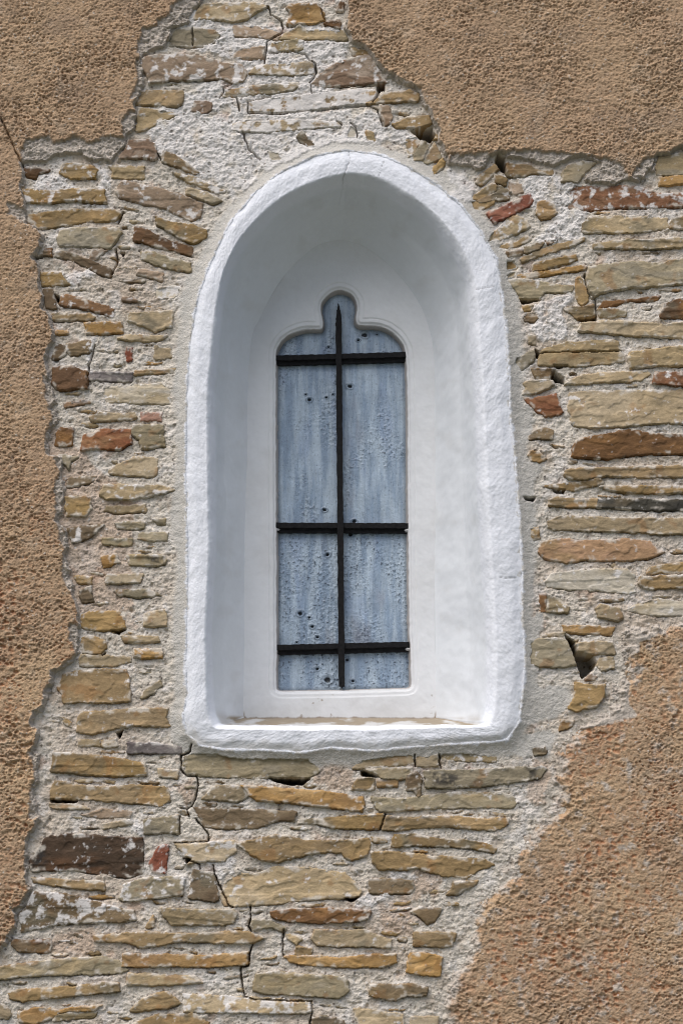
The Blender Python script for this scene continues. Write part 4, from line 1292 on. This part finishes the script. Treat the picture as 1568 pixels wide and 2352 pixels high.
def vprof(t):
    tt = [q for q in list(np.linspace(0, 0.93, 60)) + [0.95, 0.965, 0.98, 0.99, 0.997, 1.0]][int(round(t * 65))]
    w = 0.0102 * min(1.0, max(0.0, (1.004 - tt) / 0.055) ** 0.7)
    return [(-w, 0), (w, 0), (w, 0.010), (0.25 * w, 0.012), (0.25 * w, 0.034), (-0.25 * w, 0.034), (-0.25 * w, 0.012), (-w, 0.010)]
bar_mesh('vertical_bar', path, vprof, 1.0, M_iron, grille)
for ua, va, ub, vb, sd in ((630, 823, 936, 814.5, 2), (631, 1207, 938, 1208, 3), (634, 1488, 939, 1480.5, 4)):
    y0 = DEEP + 0.014
    xa, za = unproj(ua, va, y0); xb, zz = unproj(ub, vb, y0)
    path = [((xa + (xb - xa) * t, y0, za + (zz - za) * t), (0, 0, -1)) for t in np.linspace(0, 1, 60)]
    # angle section: proud upper leaf, lower leaf set back in its own shade
    def hprof(t):
        e = 1.0 if 0.02 < t < 0.985 else 0.9
        return [(-0.0105, 0), (0.0085 * e, 0), (0.0085 * e, 0.011), (0.0225 * e, 0.012), (0.0225 * e, 0.029), (-0.0105, 0.029)]
    bar_mesh('cross_bar', path, hprof, sd, M_iron, grille)
# black putty squeezed out behind the vertical bar
zq = np.arange(unproj(784, 1570, gy)[1], unproj(784, 712, gy)[1], 0.0016)
tq = np.linspace(-1, 1, 9)
TQ, ZQ = np.meshgrid(tq, zq)
wl_ = 0.0085 + 0.0065 * np.clip(fbm(ZQ, ZQ * 0, 0.035, 4, 3), -0.35, 1.2); wr_ = 0.0085 + 0.0045 * np.clip(fbm(ZQ, ZQ * 0, 0.04, 14, 3), -0.4, 1)
XQ = barx(ZQ) + np.where(TQ < 0, TQ * wl_, TQ * wr_)
HQ = -(gy - 0.0085 * np.sqrt(np.clip(1 - TQ ** 2, 0, 1)) - 0.0002) - 0.001 * (np.abs(TQ) > 0.98)
V, F, C3 = grid_mesh(XQ, ZQ, HQ, np.ones(XQ.shape, bool), np.ones(XQ.shape + (3,)) * 0.02)
mesh_np('putty', V, F, M_iron, win, C3)
# small lime daubs that wedge the ends of the cross bars
def daub(u, v, w, h):
    cx, cz = unproj(u, v, DEEP + 0.012)
    g = np.linspace(-1, 1, 15)
    A_, B_ = np.meshgrid(g, g)
    r = np.hypot(A_, B_) + 0.25 * fbm(A_ + u, B_ + v, 0.8, 3, 3)
    Hh = -(DEEP + 0.014) + 0.012 * np.sqrt(np.clip(1 - r ** 2, 0, 1)) - 0.012
    V, F, C3 = grid_mesh(cx + A_ * w, cz + B_ * h, Hh, r < 1.05, np.ones(A_.shape + (3,)) * lin(196, 196, 196))
    mesh_np('lime_daub', V, F, M_mortar, win, C3)
daub(633, 1215, 0.014, 0.006); daub(936, 1217, 0.012, 0.007); daub(937, 1490, 0.010, 0.006)

# ------------------------------------------------------------------ ground in front of the wall
def ground_mat():
    m = bpy.data.materials.new('trodden_earth'); m.use_nodes = True
    nt = m.node_tree; Nd = nt.nodes; L = nt.links; bs = Nd['Principled BSDF']
    tc = Nd.new('ShaderNodeTexCoord'); nz = Nd.new('ShaderNodeTexNoise'); nz.inputs['Scale'].default_value = 1.3; nz.inputs['Detail'].default_value = 10
    L.new(tc.outputs['Object'], nz.inputs['Vector'])
    cr = Nd.new('ShaderNodeValToRGB')
    cr.color_ramp.elements[0].position = 0.38; cr.color_ramp.elements[0].color = (0.04, 0.06, 0.025, 1)
    cr.color_ramp.elements[1].position = 0.60; cr.color_ramp.elements[1].color = (0.13, 0.12, 0.09, 1)
    L.new(nz.outputs['Fac'], cr.inputs[0]); L.new(cr.outputs[0], bs.inputs['Base Color'])
    bs.inputs['Roughness'].default_value = 0.95
    bp = Nd.new('ShaderNodeBump'); bp.inputs['Strength'].default_value = 0.6; bp.inputs['Distance'].default_value = 0.03
    L.new(nz.outputs['Fac'], bp.inputs['Height']); L.new(bp.outputs[0], bs.inputs['Normal'])
    return m
gxs = np.concatenate([-np.geomspace(300, 4, 12), np.linspace(-3.5, 3.5, 40), np.geomspace(4, 300, 12)])
GXg, GYg = np.meshgrid(gxs, gxs)
Hg = 0.03 * fbm(GXg, GYg, 1.5, 2, 4)
nn_ = len(gxs); idx = np.arange(nn_ * nn_).reshape(nn_, nn_)
F = np.stack([idx[:-1, :-1], idx[:-1, 1:], idx[1:, 1:], idx[1:, :-1]], -1).reshape(-1, 4)
g = mesh_np('ground', np.stack([GXg.ravel(), GYg.ravel(), Hg.ravel()], 1), F, ground_mat())
g['kind'] = 'structure'
